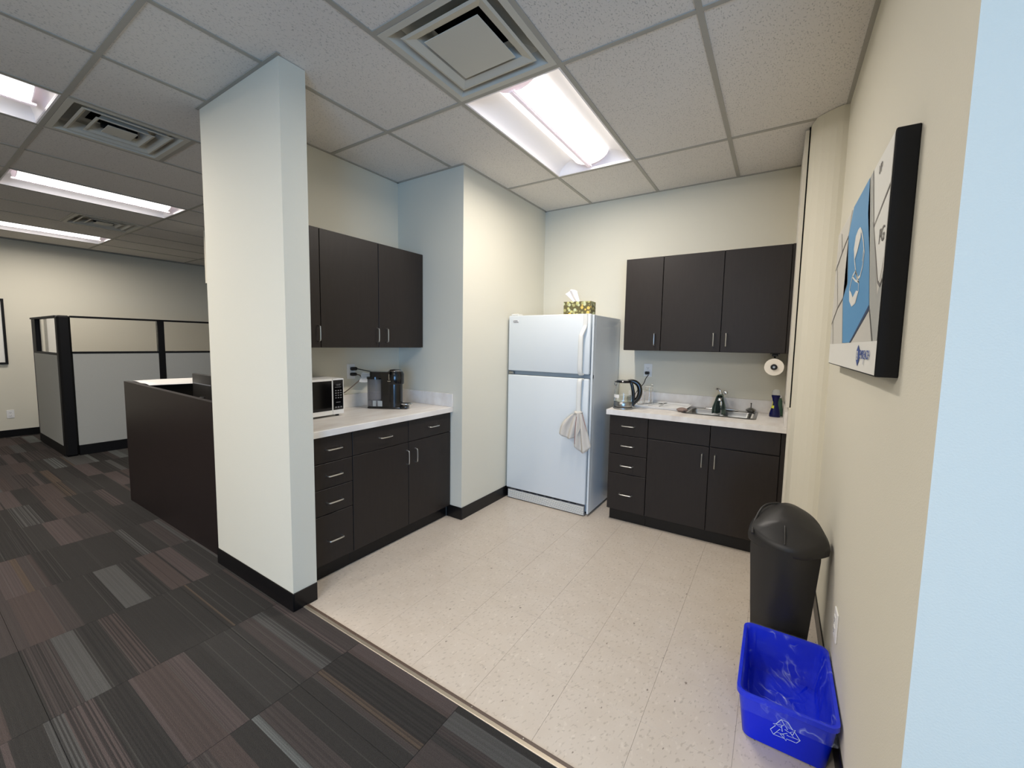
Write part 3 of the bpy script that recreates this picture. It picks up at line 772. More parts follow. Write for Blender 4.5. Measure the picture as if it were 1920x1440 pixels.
bm = new_bm(); tube(bm, smooth_path([(-0.066, 0.0, 0.214), (-0.071, 0, 0.200), (-0.062, 0.0, 0.186), (-0.052, 0, 0.198)], 5), 0.0045, 8); obj('spout_loop', bm, 'steel', t, smooth=True)
bm = new_bm(); tube(bm, smooth_path([(0.030, 0, 0.225), (0.075, 0, 0.224), (0.113, 0, 0.198), (0.127, 0, 0.150), (0.118, 0, 0.098), (0.090, 0, 0.058), (0.072, 0, 0.040)], 7), [0.010+0.004*math.sin(PI*i/42) for i in range(43)], 12, flat=1.35)
bm2 = new_bm(); 
tube(bm, smooth_path([(0.056, 0, 0.222), (0.070, 0, 0.17), (0.080, 0, 0.11), (0.080, 0, 0.05), (0.076, 0, 0.026)], 6), 0.0125, 12); obj('handle', bm, 'plastic_black', t, smooth=True)
bm2.free()
bm = new_bm()
lathe(bm, [(0.0735, 0.092), (0.0728, 0.118)], seg=40); bmesh.ops.delete(bm, geom=[f for f in bm.faces if not (-0.072 < f.calc_center_median().x < -0.03 and f.calc_center_median().y < 0.0)], context='FACES'); obj('water_gauge', bm, 'paper', t, smooth=True)

# outlets
def outlet(label, loc, rz, tilt=None, gfi=False):
    """plate in local XZ plane facing local -Y"""
    t = thing('wall_outlet', label, 'outlet', loc, rz)
    obj('cover_plate', bx(new_bm(), -0.036, 0.036, -0.006, 0.0, -0.058, 0.058, 0.003, 2), 'plastic_white', t)
    bm = new_bm()
    for s in (-1, 1): bx(bm, -0.017, 0.017, -0.0085, -0.006, s*0.021-0.0145, s*0.021+0.0145, 0.0015)
    obj('receptacle', bm, 'plastic_white', t)
    bm = new_bm()
    for s in (-1, 1):
        bx(bm, -0.008, -0.0055, -0.0088, -0.008, s*0.021-0.003, s*0.021+0.006); bx(bm, 0.0055, 0.008, -0.0088, -0.008, s*0.021-0.003, s*0.021+0.006); cyl(bm, (0, -0.0084, s*0.021-0.008), 0.0025, 0.001, 10, 'Y')
    obj('socket_slot', bm, 'gap_black', t)
    return t
outlet('white wall outlet above the drying tray with the kettle plugged in', (-0.970, YB, 1.205), 0)
outlet('white wall outlet above the left worktop with two plugs in it', (-2.77, 2.037, 1.190), PI/2)
outlet('white wall outlet low on the right wall beside the blue bin', (XR, 1.975, 0.365), -PI/2)
outlet('white wall outlet low on the far office wall near the cubicle', (-9.0, 1.01, 0.325), PI/2)
# kettle lead
t = thing('power_cord', 'black kettle lead running up to the outlet behind the kettle', 'cord', (-0.97, YB-0.02, 1.18))
bm = new_bm(); tube(bm, smooth_path([(-0.955, YB-.04, 1.165), (-0.975, YB-.05, 1.13), (-0.99, YB-.06, 1.085), (-1.05, YB-.07, 1.0), (-1.06, YB-.12, CZ+.02), (-1.045, 3.60, CZ+0.005), (-1.042, 3.45, CZ+0.005)], 7), 0.0035, 8); obj('cable', bm, 'plastic_mattblack', t, smooth=True)
bm = new_bm(); bx(bm, -0.988, -0.952, YB-.045, YB-.0095, 1.168, 1.194, 0.006, 2); obj('plug', bm, 'plastic_mattblack', t); own(t)
# paper towel roll and holder
t = thing('paper_towel_holder', 'black under-cabinet paper towel bracket beside the trim', 'holder', (-0.015, 3.5, 1.38))
bm = new_bm(); bx(bm, -0.045, 0.015, 3.545, 3.80, 1.379, 1.3845); tube(bm, [(-0.016, 3.785, 1.380), (-0.016, 3.785, 1.288)], 0.007, 10); bx(bm, -0.034, 0.004, 3.55, 3.60, 1.362, 1.379, 0.004)
obj('bracket', bm, 'plastic_mattblack', t, smooth=True)
bm = new_bm(); cyl(bm, (-0.016, 3.643, 1.288), 0.012, 0.294, 18, 'Y'); cyl(bm, (-0.016, 3.497, 1.288), 0.02, 0.008, 24, 'Y'); obj('rod', bm, 'plastic_mattblack', t, smooth=True)
bm = new_bm(); cyl(bm, (-0.016, 3.491, 1.288), 0.0075, 0.006, 16, 'Y'); obj('end_cap', bm, 'steel', t, smooth=True); own(t)
bm = new_bm()
rg = [[(ra*math.cos(2*PI*i/40), yy, ra*math.sin(2*PI*i/40)) for i in range(40)] for ra, yy in ((0.0595, 0), (0.0595, 0.27), (0.021, 0.27), (0.021, 0))]
vs = [[bm.verts.new(p) for p in r_] for r_ in rg]
for q in range(4):
    a, b = vs[q], vs[(q+1) % 4]
    for i in range(40): j = (i+1) % 40; bm.faces.new((a[i], a[j], b[j], b[i]))
o = obj('paper_towel_roll', bm, 'paper_roll', None, smooth=True, loc=(-0.016, 3.503, 1.288)); tag(o, 'roll of white paper towel hanging under the wall cabinet at the right', 'paper towel')

# ================================================================== FRIDGE
t = thing('refrigerator', 'white top-freezer refrigerator in the kitchen corner', 'refrigerator', (-1.64, 3.5, 0))
FX0, FX1, FD = -2.036, -1.238, 3.163
obj('body', bx(new_bm(), FX0+0.012, FX1, FD+0.062, 3.835, 0.02, 1.667, 0.004, 2), 'fridge_white', t)
obj('gasket', bx(new_bm(), FX0+0.016, FX1-0.008, FD+0.050, FD+0.0615, 0.10, 1.665), 'fridge_gasket', t)
door_l = obj('door', bx(new_bm(), FX0, FX1-0.024, FD, FD+0.0495, 0.100, 1.148, 0.008, 3), 'fridge_white', t, smooth=True)
door_u = obj('door', bx(new_bm(), FX0, FX1-0.024, FD, FD+0.0495, 1.184, 1.674, 0.008, 3), 'fridge_white', t, smooth=True)
obj('mullion', bx(new_bm(), FX0+0.012, FX1, FD+0.030, FD+0.0495, 1.150, 1.182, 0.001), 'fridge_gasket', t)
bm = new_bm(); bx(bm, FX1-0.016, FX1, FD+0.020, FD+0.0615, 0.02, 1.667, 0.002); obj('side_trim', bm, 'fridge_white', t)
bm = new_bm(); bx(bm, FX0+0.01, FX1-0.03, FD+0.012, FD+0.03, 0.006, 0.086, 0.002)
gr = obj('grille', bm, 'key_grey', t)
for k in range(7):
    obj('slat', bx(new_bm(), FX0+0.018, FX1-0.034, FD+0.003, FD+0.0115, 0.010+0.0105*k, 0.0168+0.0105*k, 0.0008), 'fridge_handle', gr)
bm = new_bm()
for k in range(8): bx(bm, FX0+0.10+k*0.077, FX0+0.155+k*0.077, FD+0.010, FD+0.014, 0.0875, 0.0935)
obj('vent_slot', bm, 'gap_black', gr)
for nm, m_, a in (('hinge', 'steel', (FX0+0.005, FX0+0.055, FD+.004, FD+0.06, 1.155, 1.175)), ('hinge', 'plastic_mattblack', (FX0+0.002, FX0+0.035, FD+.004, FD+0.05, 0.088, 0.098)), ('hinge_cover', 'fridge_handle', (FX0+0.02, FX0+0.09, FD+0.01, FD+0.09, 1.675, 1.690))):
    obj(nm, bx(new_bm(), *a, 0.003, 2), m_, t)
obj('feet', bx(new_bm(), FX0+.05, FX1-.03, FD+0.08, 3.82, 0.0, 0.02), 'gap_black', t)
def strap(bm, pts, w_):
    """flat strap in YZ profile, width along X, pts (x,y,z)"""
    rings = []
    n_ = len(pts)
    for i, p in enumerate(pts):
        p = Vector(p); q = Vector(pts[min(i+1, n_-1)])-Vector(pts[max(i-1, 0)]); q.normalize(); nn = Vector((1, 0, 0)).cross(q).normalized()
        rings.append([bm.verts.new(p+Vector((sx*w_/2, 0, 0))+nn*sn*0.008) for sx, sn in ((-1, -.5), (-0.8, -1), (.8, -1), (1, -.5), (1, 1), (-1, 1))])
    for a, b in zip(rings, rings[1:]):
        for i in range(6): j = (i+1) % 6; bm.faces.new((a[i], a[j], b[j], b[i]))
    bm.faces.new(rings[0]); bm.faces.new(rings[-1])
bm = new_bm(); strap(bm, smooth_path([(-1.300, FD-0.008, 1.672), (-1.300, FD-0.008, 1.60), (-1.302, FD-0.012, 1.565), (-1.315, FD-0.038, 1.515), (-1.318, FD-0.048, 1.48), (-1.318, FD-0.050, 1.35), (-1.318, FD-0.045, 1.20), (-1.316, FD-0.010, 1.187)], 5), 0.034)
obj('handle', bm, 'fridge_handle', door_u, smooth=True)
bm = new_bm(); strap(bm, smooth_path([(-1.314, FD-0.010, 1.146), (-1.318, FD-0.045, 1.138), (-1.320, FD-0.050, 1.05), (-1.320, FD-0.050, 0.90), (-1.318, FD-0.048, 0.83), (-1.312, FD-0.030, 0.79), (-1.302, FD-0.010, 0.76), (-1.300, FD-0.008, 0.70)], 5), 0.034)
obj('handle', bm, 'fridge_handle', door_l, smooth=True)
badge = obj('badge', bx(new_bm(), FX0+0.045, FX0+0.105, FD-0.0015, FD-.0002, 1.608, 1.636, 0.0006), 'plastic_white', door_u)
bm = new_bm()
for q in ((0.049, 0.054, 1.612, 1.632), (0.057, 0.092, 1.624, 1.631), (0.057, 0.101, 1.612, 1.619)): bx(bm, FX0+q[0], FX0+q[1], FD-0.0022, FD-.0015, q[2], q[3])
obj('badge_print', bm, 'key_grey', door_u)
own(t)
for ch in (door_l, door_u, gr):
    pass
# towel on the fridge handle
HX, HY = -1.319, FD-0.05
def towel(u, v):
    # u across the cloth 0..1, v along: 0 left hem, 0.5 over handle knot, 1 right hem
    if v < 0.5:
        k = 1-2*v       # 1 at hem
        x = HX-0.012-0.060*k**0.7+(u-.5)*(0.045+0.125*math.sin(min(1, k*1.15)*PI*.62))
        z = 0.868-0.175*k-0.035*math.sin(PI*u)*k
        y = HY-0.014-0.016*math.sin(u*13)*min(1, k*2)-0.012*k
    else:
        k = 2*v-1
        x = HX+0.022+0.030*k+(u-.5)*(0.045+0.085*k)
        z = 0.868-0.265*k-0.05*math.sin(PI*(u*1.05))*k+0.015*(1-k)
        y = HY-0.030-0.018*math.sin(u*11+1)*min(1, k*2)+0.012*k
    return (x, y, z)
bm = new_bm(); grid(bm, 30, 34, towel)
o = obj('tea_towel', bm, 'towel_cloth', None, smooth=True, fix=False); s = o.modifiers.new('thick', 'SOLIDIFY'); s.thickness = 0.004; s.offset = 0
tag(o, 'off-white tea towel with a red edge knotted on the fridge handle', 'towel')
bm = new_bm(); tube(bm, smooth_path([(HX-0.020, HY+0.012, 0.872), (HX-0.022, HY-0.010, 0.878), (HX, HY-0.020, 0.872), (HX+0.022, HY-0.012, 0.880), (HX+0.022, HY+0.010, 0.872)], 5), 0.011, 10)
obj('knot', bm, 'towel_cloth', o, smooth=True)
def rp(vv, off): return [Vector(towel(u_, vv))+Vector((0, off, 0)) for u_ in [i/14 for i in range(15)]]
bm = new_bm(); tube(bm, [Vector(towel(0.02, 0.56+0.4*i/12))+Vector((0, -0.004, 0)) for i in range(13)], 0.0016, 6); tube(bm, [Vector(towel(0.97, 0.52+0.25*i/12))+Vector((0, -0.004, 0)) for i in range(13)], 0.0018, 6)
obj('red_edge', bm, 'towel_stripe', o, smooth=True)
# tissue box on the fridge
t = thing('tissue_box', 'green and yellow patterned tissue box on top of the fridge', 'tissue box', (-1.405, 3.27, 1.6675), 0.06)
bm = new_bm(); bx(bm, -0.118, 0.118, -0.062, 0.062, 0, 0.112, 0.002); obj('carton', bm, 'tissue_box_card', t)
bm = new_bm(); lathe(bm, [(0.0, 0.1122), (0.05, 0.1122)], sy=0.5); obj('opening', bm, 'vent_dark', t)
bm = new_bm()
def tis(u, v):
    return (-0.025-0.055*v+(u-.5)*(0.05+0.05*v)+0.004*math.sin(9*u), 0.010*math.sin(u*7)*(0.5+v), 0.110+0.095*v+0.022*math.sin(PI*u)*v-0.02*v*(1-u))
grid(bm, 14, 8, tis); obj('tissue', bm, 'tissue', t, smooth=True, fix=False, solid=0.0015)

# ================================================================== LEFT WORKTOP
t = thing('microwave', 'white microwave oven with black door behind the wall stub', 'microwave', (-2.62, 1.56, CZ))
MX = -2.492
bm = new_bm(); bx(bm, -2.745, MX-0.012, 1.345, 1.774, 0.926, 1.170, 0.004, 2); obj('case', bm, 'plastic_white', t)
md = obj('door', bx(new_bm(), MX-0.0118, MX, 1.345, 1.687, 0.926, 1.170, 0.003, 2), 'plastic_white', t)
obj('door_glass', bx(new_bm(), MX-.0005, MX+0.0015, 1.352, 1.682, 0.957, 1.157, 0.001), 'screen_black', md)
mp = obj('control_panel', bx(new_bm(), MX-0.0118, MX, 1.689, 1.774, 0.926, 1.170, 0.003, 2), 'plastic_white', t)
obj('panel_face', bx(new_bm(), MX-.0005, MX+0.0015, 1.692, 1.7685, 0.957, 1.160, 0.001), 'screen_black', mp)
bm = new_bm()
for r_ in range(4):
    for c_ in range(3): bx(bm, MX+0.0016, MX+0.0021, 1.706+0.019*c_, 1.717+0.019*c_, 1.085-0.0165*r_, 1.0915-0.0165*r_)
for c_ in range(3): bx(bm, MX+0.0016, MX+0.0021, 1.704+0.020*c_, 1.717+0.020*c_, 0.970, 0.979)
bx(bm, MX+0.0016, MX+0.0021, 1.712, 1.745, 1.006, 1.010); bx(bm, MX+0.0016, MX+0.0021, 1.704, 1.752, 1.110, 1.113)
obj('button', bm, 'key_grey', mp)
text_mesh('display', '12:07', 0.017, 'key_grey', mp, (MX+0.0018, 1.711, 1.121), (0, 1, 0), (0, 0, 1), 0.0003)
bm = new_bm()
for x in (-2.73, -2.53):
    for y in (1.37, 1.745): cyl(bm, (x, y, 0.919), 0.012, 0.0138, 12)
obj('feet', bm, 'plastic_mattblack', t); own(t)

t = thing('coffee_machine', 'black capsule coffee machine with water tank and chrome top', 'coffee machine', (-2.50, 2.17, CZ), 0.50)
# local: +x forward (drip tray), -x tank, z up
bm = new_bm(); bx(bm, -0.145, 0.115, -0.05, 0.05, 0.0, 0.016, 0.006, 2); obj('base', bm, 'plastic_black', t, smooth=True)
bm = new_bm()
lathe(bm, [(0, 0.016), (0.060, 0.016), (0.060, 0.19), (0, 0.19)], (0.055, 0, 0), seg=36, sy=0.95)
obj('column', bm, 'plastic_black', t, smooth=True)
bm = new_bm(); lathe(bm, [(0, 0.19), (0.062, 0.19), (0.066, 0.20), (0.066, 0.268), (0.058, 0.286), (0, 0.289)], (0.060, 0, 0), seg=36, sy=0.95)
prism(bm, rr(-0.132, 0.075, -0.052, 0.052, 0.03), 0.235, 0.284); prism(bm, rr(-0.0385, 0.06, -0.05, 0.05, 0.01), 0.016, 0.236)
obj('brew_head', bm, 'plastic_black', t, smooth=True)
bm = new_bm(); lathe(bm, [(0.05, 0.284), (0.052, 0.292), (0.044, 0.300), (0.02, 0.304), (0, 0.304)], (0.060, 0, 0), seg=36, sy=0.9); obj('chrome_cap', bm, 'chrome', t, smooth=True)
bm = new_bm(); prism(bm, rr(-0.160, -0.045, -0.056, 0.056, 0.045), 0.226, 0.243); obj('tank_lid', bm, 'plastic_black', t, smooth=True)
bm = new_bm(); prism(bm, rr(-0.156, -0.040, -0.052, 0.052, 0.045), 0.017, 0.2255); obj('water_tank', bm, 'smoke_plastic', t, smooth=True)
bm = new_bm(); prism(bm, rr(-0.150, -0.046, -0.046, 0.046, 0.04), 0.018, 0.062); obj('water', bm, 'water', t, smooth=True)
bm = new_bm(); lathe(bm, [(0, 0.030), (0.040, 0.030), (0.050, 0.036), (0.050, 0.042), (0.045, 0.045), (0, 0.045)], (0.145, 0, 0), seg=32, sy=0.85); obj('cup_shelf', bm, 'chrome', t, smooth=True)
bm = new_bm(); lathe(bm, [(0, 0.0455), (0.036, 0.0455), (0.035, 0.047), (0, 0.047)], (0.145, 0, 0), seg=32, sy=0.85); bx(bm, 0.10, 0.16, -0.035, 0.035, 0.0, 0.022, 0.006, 2); obj('drip_grid', bm, 'plastic_black', t, smooth=True)
bm = new_bm(); bx(bm, 0.02, 0.055, -0.0605, -0.0585, 0.213, 0.217); bx(bm, 0.03, 0.034, -0.0605, -0.0585, 0.225, 0.268); obj('chrome_accent', bm, 'chrome', t)
bm = new_bm(); bx(bm, -0.06, -0.025, -0.0535, -0.0525, 0.02, 0.062); bx(bm, -0.10, -0.075, -0.0535, -0.0525, 0.02, 0.062); obj('tank_sticker', bm, 'print_grey', t)
# cords on the left
t = thing('power_cord', 'brown-grey microwave lead plugged into the lower socket above the left worktop', 'cord', (-2.75, 2.0, 1.19))
bm = new_bm(); tube(bm, smooth_path([(-2.722, 2.055, 1.168), (-2.715, 2.082, 1.158), (-2.715, 2.082, 1.130), (-2.718, 2.03, 1.09), (-2.722, 1.96, 1.045), (-2.735, 1.90, 1.01), (-2.74, 1.85, 0.96), (-2.74, 1.80, 0.95)], 7), 0.0042, 8); obj('cable', bm, 'strip_brown', t, smooth=True)
bm = new_bm(); bx(bm, -2.7605, -2.722, 2.020, 2.062, 1.157, 1.181, 0.007, 2); obj('plug', bm, 'plastic_mattblack', t); own(t)
t = thing('power_cord', 'black coffee machine lead plugged into the upper socket with a white tag', 'cord', (-2.75, 2.1, 1.23))
bm = new_bm(); tube(bm, smooth_path([(-2.724, 2.065, 1.211), (-2.72, 2.10, 1.203), (-2.718, 2.15, 1.192), (-2.722, 2.21, 1.18), (-2.73, 2.27, 1.16), (-2.735, 2.275, 1.05), (-2.73, 2.27, 0.93), (-2.70, 2.24, 0.919), (-2.64, 2.19, 0.918)], 7), 0.0038, 8); obj('cable', bm, 'plastic_mattblack', t, smooth=True)
bm = new_bm(); bx(bm, -2.7605, -2.724, 2.022, 2.068, 1.199, 1.225, 0.008, 2); obj('plug', bm, 'plastic_mattblack', t)
bm = new_bm(); prism(bm, [(2.075, 1.108), (2.068, 1.112), (2.094, 1.178), (2.108, 1.184), (2.185, 1.165), (2.188, 1.125), (2.165, 1.104), (2.125, 1.098)], -2.712, -2.7108, lambda u, v, w_: (w_, u, v)); tg_ = obj('paper_tag', bm, 'paper', t)
bm = new_bm()
for k in range(5): prism(bm, [(2.095, 1.122+0.011*k), (2.168, 1.115+0.011*k), (2.168, 1.117+0.011*k), (2.095, 1.124+0.011*k)], -2.7106, -2.7102, lambda u, v, w_: (w_, u, v))
obj('tag_print', bm, 'key_grey', t); own(t)

# ================================================================== BINS
t = thing('trash_can', 'tall black half-round trash can with a swing lid behind the blue bin', 'trash can', (0.07, 2.22, 0))
def dshape(cx, cy, hw, bow, back, n_=12):
    pts = []
    for i in range(n_+1):
        u = -1+2*i/n_; pts.append((cx+hw*u, cy-bow*(1-u*u)))
    for i in range(1, 2*n_):
        a = PI*i/(2*n_); pts.append((cx+hw*math.cos(a), cy+back*math.sin(a)))
    return pts
def loft(bm, secs, capa=True, capb=True):
    prev = None
    for pts in secs:
        r_ = [bm.verts.new(p) for p in pts]
        if prev:
            for i in range(len(r_)): j = (i+1) % len(r_); bm.faces.new((prev[i], prev[j], r_[j], r_[i]))
        elif capa: bm.faces.new(list(reversed(r_)))
        prev = r_
    if capb: bm.faces.new(prev)
def sec(hw, bow, back, z, cx=0.085, cy=2.20): return [(x, y, z) for x, y in dshape(cx, cy, hw, bow, back)]
bm = new_bm(); loft(bm, [sec(0.100, 0.05, 0.15, 0.0, 0.074), sec(0.102, 0.055, 0.155, 0.02, 0.074), sec(0.132, 0.085, 0.20, 0.50, 0.078), sec(0.132, 0.085, 0.2, 0.545, 0.078)])
obj('body', bm, 'bin_black', t, smooth=True)
def lidsec(hw, bow, back, zf, zb):
    out = []
    for x, y in dshape(0.086, 2.20, hw, bow, back):
        k = (y-(2.20-bow))/(bow+back); out.append((x, y, zf+(zb-zf)*k))
    return out
bm = new_bm()
loft(bm, [lidsec(0.138, 0.076, 0.21, 0.515, 0.56), lidsec(0.150, 0.082, 0.215, 0.522, 0.575), lidsec(0.153, 0.084, 0.218, 0.545, 0.60), lidsec(0.150, 0.080, 0.212, 0.563, 0.63), lidsec(0.135, 0.070, 0.190, 0.573, 0.672), lidsec(0.095, 0.03, 0.150, 0.600, 0.690), lidsec(0.04, 0.0, 0.09, 0.640, 0.694)])
lid = obj('lid', bm, 'bin_black', t, smooth=True)
bm = new_bm(); tube(bm, smooth_path([(0.075, 2.128, 0.572), (0.073, 2.20, 0.634), (0.07, 2.28, 0.680), (0.07, 2.34, 0.680)], 5), 0.0032, 8)
obj('lid_seam', bm, 'bin_black', lid, smooth=True)
bm = new_bm(); tube(bm, smooth_path([(-0.048, 2.165, 0.577), (-0.045, 2.23, 0.606), (-0.015, 2.30, 0.665), (0.03, 2.335, 0.682), (0.065, 2.34, 0.680)], 5), 0.005, 8)
obj('lid_ridge', bm, 'bin_black', lid, smooth=True)
own(t)

t = thing('recycling_bin', 'blue recycling bin with white recycling symbol and clear liner', 'recycling bin', (0.10, 1.86, 0))
def rsec(x0, x1, y0, y1, r_, z): return [(x, y, z) for x, y in rr(x0, x1, y0, y1, r_, 4)]
BT = 0.195
bm = new_bm()
loft(bm, [rsec(-0.025, 0.215, 1.685, 2.06, 0.03, 0.0), rsec(-0.029, 0.222, 1.675, 2.068, 0.03, 0.006), rsec(-0.046, 0.239, 1.645, 2.085, 0.03, BT-.018), rsec(-0.053, 0.245, 1.638, 2.092, 0.034, BT-.018),
          rsec(-0.053, 0.245, 1.638, 2.092, 0.034, BT), rsec(-0.042, 0.234, 1.648, 2.081, 0.028, BT), rsec(-0.024, 0.217, 1.678, 2.063, 0.028, 0.012)], True, True)
obj('shell', bm, 'bin_blue', t, smooth=True)
bm = new_bm()
rnd = random.Random(3)
def lsec(x0, x1, y0, y1, z, j, r_=0.03):
    return [(x+rnd.uniform(-j, j), y+rnd.uniform(-j, j), z+rnd.uniform(-j, j)) for x, y in rr(x0, x1, y0, y1, r_, 5)]
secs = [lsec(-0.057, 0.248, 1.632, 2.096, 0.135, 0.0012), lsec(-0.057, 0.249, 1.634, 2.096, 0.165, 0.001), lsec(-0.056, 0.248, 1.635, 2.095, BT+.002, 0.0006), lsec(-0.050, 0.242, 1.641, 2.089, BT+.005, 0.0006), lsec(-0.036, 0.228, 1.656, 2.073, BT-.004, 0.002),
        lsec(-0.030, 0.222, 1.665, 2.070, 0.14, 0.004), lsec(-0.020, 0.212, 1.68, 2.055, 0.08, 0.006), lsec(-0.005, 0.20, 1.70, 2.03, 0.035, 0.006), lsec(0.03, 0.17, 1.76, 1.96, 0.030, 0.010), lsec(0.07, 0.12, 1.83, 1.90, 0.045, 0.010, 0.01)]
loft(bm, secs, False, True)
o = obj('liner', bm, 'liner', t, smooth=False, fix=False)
# recycling symbol: three outlined folded arrows
def flat_ribbon(bm, pts, w_, f, closed=False):
    n_ = len(pts); L_ = []; R_ = []
    for i in range(n_):
        a = Vector(pts[i-1] if (i > 0 or closed) else pts[i]); b = Vector(pts[(i+1) % n_] if (i < n_-1 or closed) else pts[i])
        d = (b-a); d = d.normalized() if d.length > 0 else Vector((1, 0)); nn = Vector((-d.y, d.x))*w_/2; p = Vector(pts[i])
        L_.append(bm.verts.new(f(*(p+nn)))); R_.append(bm.verts.new(f(*(p-nn))))
    for i in range(n_ if closed else n_-1):
        j = (i+1) % n_; bm.faces.new((L_[i], L_[j], R_[j], R_[i]))
bm = new_bm()
def slope_y(z): return 1.675-0.030*(z-0.006)/(BT-0.024)
def fmap(u, v): return (0.098+u, slope_y(0.100+v)-0.0012, 0.100+v)
for k in range(3):
    a = -2*PI*k/3
    def R2(p): return (p[0]*math.cos(a)-p[1]*math.sin(a), p[0]*math.sin(a)+p[1]*math.cos(a))
    band = [(-0.026, 0.008), (-0.012, 0.036), (0.006, 0.036), (0.020, 0.013), (0.027, 0.017), (0.022, -0.006), (-0.001, 0.002), (0.007, 0.006), (-0.003, 0.022), (-0.012, 0.004)]
    flat_ribbon(bm, [R2((p[0]*1.05, p[1]*1.05+0.006)) for p in band], 0.0022, fmap, True)
    flat_ribbon(bm, [R2((p[0]*1.05, p[1]*1.05+0.006)) for p in [(-0.012, 0.036), (-0.004, 0.022)]], 0.0018, fmap)
obj('recycling_symbol', bm, 'symbol_white', t, fix=False); own(t)

# ================================================================== PICTURE ON THE RIGHT WALL
PX = 0.207
t = thing('framed_picture', 'deep black-edged print of a keyboard with a blue pill key on the right wall', 'picture', (0.23, 1.95, 1.65))
obj('frame', bx(new_bm(), PX+0.0005, XR-.0005, 1.385, 2.53, 1.355, 1.957, 0.002), 'black_frame', t)
def pane(name, poly, layer, m, parent=t):
    bm = new_bm(); f_ = bm.faces.new([bm.verts.new((PX-0.0003*layer, y, z)) for y, z in poly]); bmesh.ops.triangulate(bm, faces=[f_])
    return obj(name, bm, m, parent, fix=False)
art = pane('print', [(1.389, 1.359), (2.525, 1.359), (2.525, 1.953), (1.389, 1.953)], 1, 'print_white')
pane('key', [(1.389, 1.447), (2.523, 1.447), (2.523, 1.951), (1.389, 1.951)], 2, 'print_key')
pane('key_gap', [(1.76, 1.951), (1.66, 1.951), (1.565, 1.76), (1.445, 1.565), (1.389, 1.62), (1.389, 1.447), (1.47, 1.447), (1.53, 1.53), (1.60, 1.66), (1.70, 1.84)], 3, 'print_grey')
pane('key', [(1.655, 1.951), (1.391, 1.951), (1.391, 1.835), (1.575, 1.775), (1.60, 1.79)], 4, 'print_white')
pane('key', [(1.573, 1.765), (1.391, 1.822), (1.391, 1.655), (1.425, 1.60), (1.447, 1.60)], 4, 'print_white')
pane('blue_key', [(2.04, 1.951), (1.72, 1.951), (1.70, 1.839), (1.61, 1.700), (1.541, 1.549), (1.866, 1.447), (2.056, 1.447), (2.156, 1.626), (2.050, 1.673), (2.138, 1.867)], 5, 'print_blue')
pane('key_edge', [(1.541, 1.549), (1.53, 1.536), (1.84, 1.447), (1.868, 1.447)], 6, 'print_bluedark')
bm = new_bm(); pf = lambda u, v: (PX-0.0021, u, v)
for seg_ in ([(2.138, 1.867), (2.311, 1.836), (2.516, 1.790)], [(2.156, 1.626), (2.317, 1.601), (2.508, 1.540)], [(2.383, 1.93), (2.311, 1.836)], [(2.39, 1.815), (2.446, 1.788), (2.317, 1.601)], [(2.46, 1.552), (2.386, 1.447)], [(2.08, 1.951), (2.138, 1.867), (2.050, 1.673), (2.156, 1.626), (2.056, 1.447)], [(1.391, 1.828), (1.575, 1.770), (1.445, 1.60), (1.41, 1.585), (1.389, 1.60)], [(1.575, 1.77), (1.66, 1.951)], [(1.53, 1.534), (1.45, 1.447)]):
    flat_ribbon(bm, seg_, 0.0075, pf)
obj('key_lines', bm, 'print_line', t, fix=False)
bm = new_bm(); pf = lambda u, v: (PX-0.0024, u, v)
cap = [(1.874, 1.826), (1.918, 1.815), (1.937, 1.780), (1.905, 1.735), (1.85, 1.685), (1.79, 1.656), (1.745, 1.657), (1.71, 1.685), (1.702, 1.722), (1.74, 1.765), (1.79, 1.805), (1.83, 1.825)]
flat_ribbon(bm, cap, 0.009, pf, True)
tab = [(1.80, 1.655), (1.86, 1.690), (1.925, 1.680), (1.975, 1.64), (1.95, 1.60), (1.88, 1.575), (1.80, 1.580), (1.755, 1.612), (1.765, 1.64)]
flat_ribbon(bm, tab, 0.008, pf, True); flat_ribbon(bm, [(1.765, 1.64), (1.84, 1.655), (1.925, 1.68)], 0.007, pf); flat_ribbon(bm, [(1.72, 1.735), (1.725, 1.70)], 0.007, pf)
obj('pill_outline', bm, 'print_white', t, fix=False)
pane('pill_fill', [(1.874, 1.826), (1.918, 1.815), (1.937, 1.780), (1.90, 1.735), (1.85, 1.755), (1.80, 1.79), (1.80, 1.812), (1.83, 1.825)], 9, 'print_white')
pane('tablet_fill', [(1.975, 1.64), (1.95, 1.60), (1.88, 1.575), (1.80, 1.58), (1.757, 1.61), (1.80, 1.618), (1.87, 1.602), (1.92, 1.625)], 9, 'print_white')
pane('logo_mark', [(1.665, 1.438), (1.690, 1.420), (1.690, 1.392), (1.661, 1.373), (1.634, 1.390), (1.632, 1.420)], 6, 'logo_blue')
text_mesh('logo_mark_letter', 'B', 0.040, 'print_white', t, (PX-0.0026, 1.676, 1.392), (0, -1, 0), (0, 0, 1), 0.0003)
text_mesh('logo_text', 'EMREACH', 0.036, 'logo_blue', t, (PX-0.0026, 1.626, 1.397), (0, -1, 0), (0, 0, 1), 0.0003)
bm = new_bm(); flat_ribbon(bm, [(1.548, 1.397), (1.556, 1.381)], 0.004, lambda u, v: (PX-0.0024, u, v)); obj('logo_tick', bm, 'logo_blue', t, fix=False)
text_mesh('key_letter', 'PG', 0.055, 'print_line', t, (PX-0.0026, 1.475, 1.70), (0, -1, 0), (0, 0, 1), 0.0003)
text_mesh('key_letter', 'UP', 0.035, 'print_line', t, (PX-0.0026, 1.56, 1.905), (0, -1, 0), (0, 0, 1), 0.0003)
own(t)

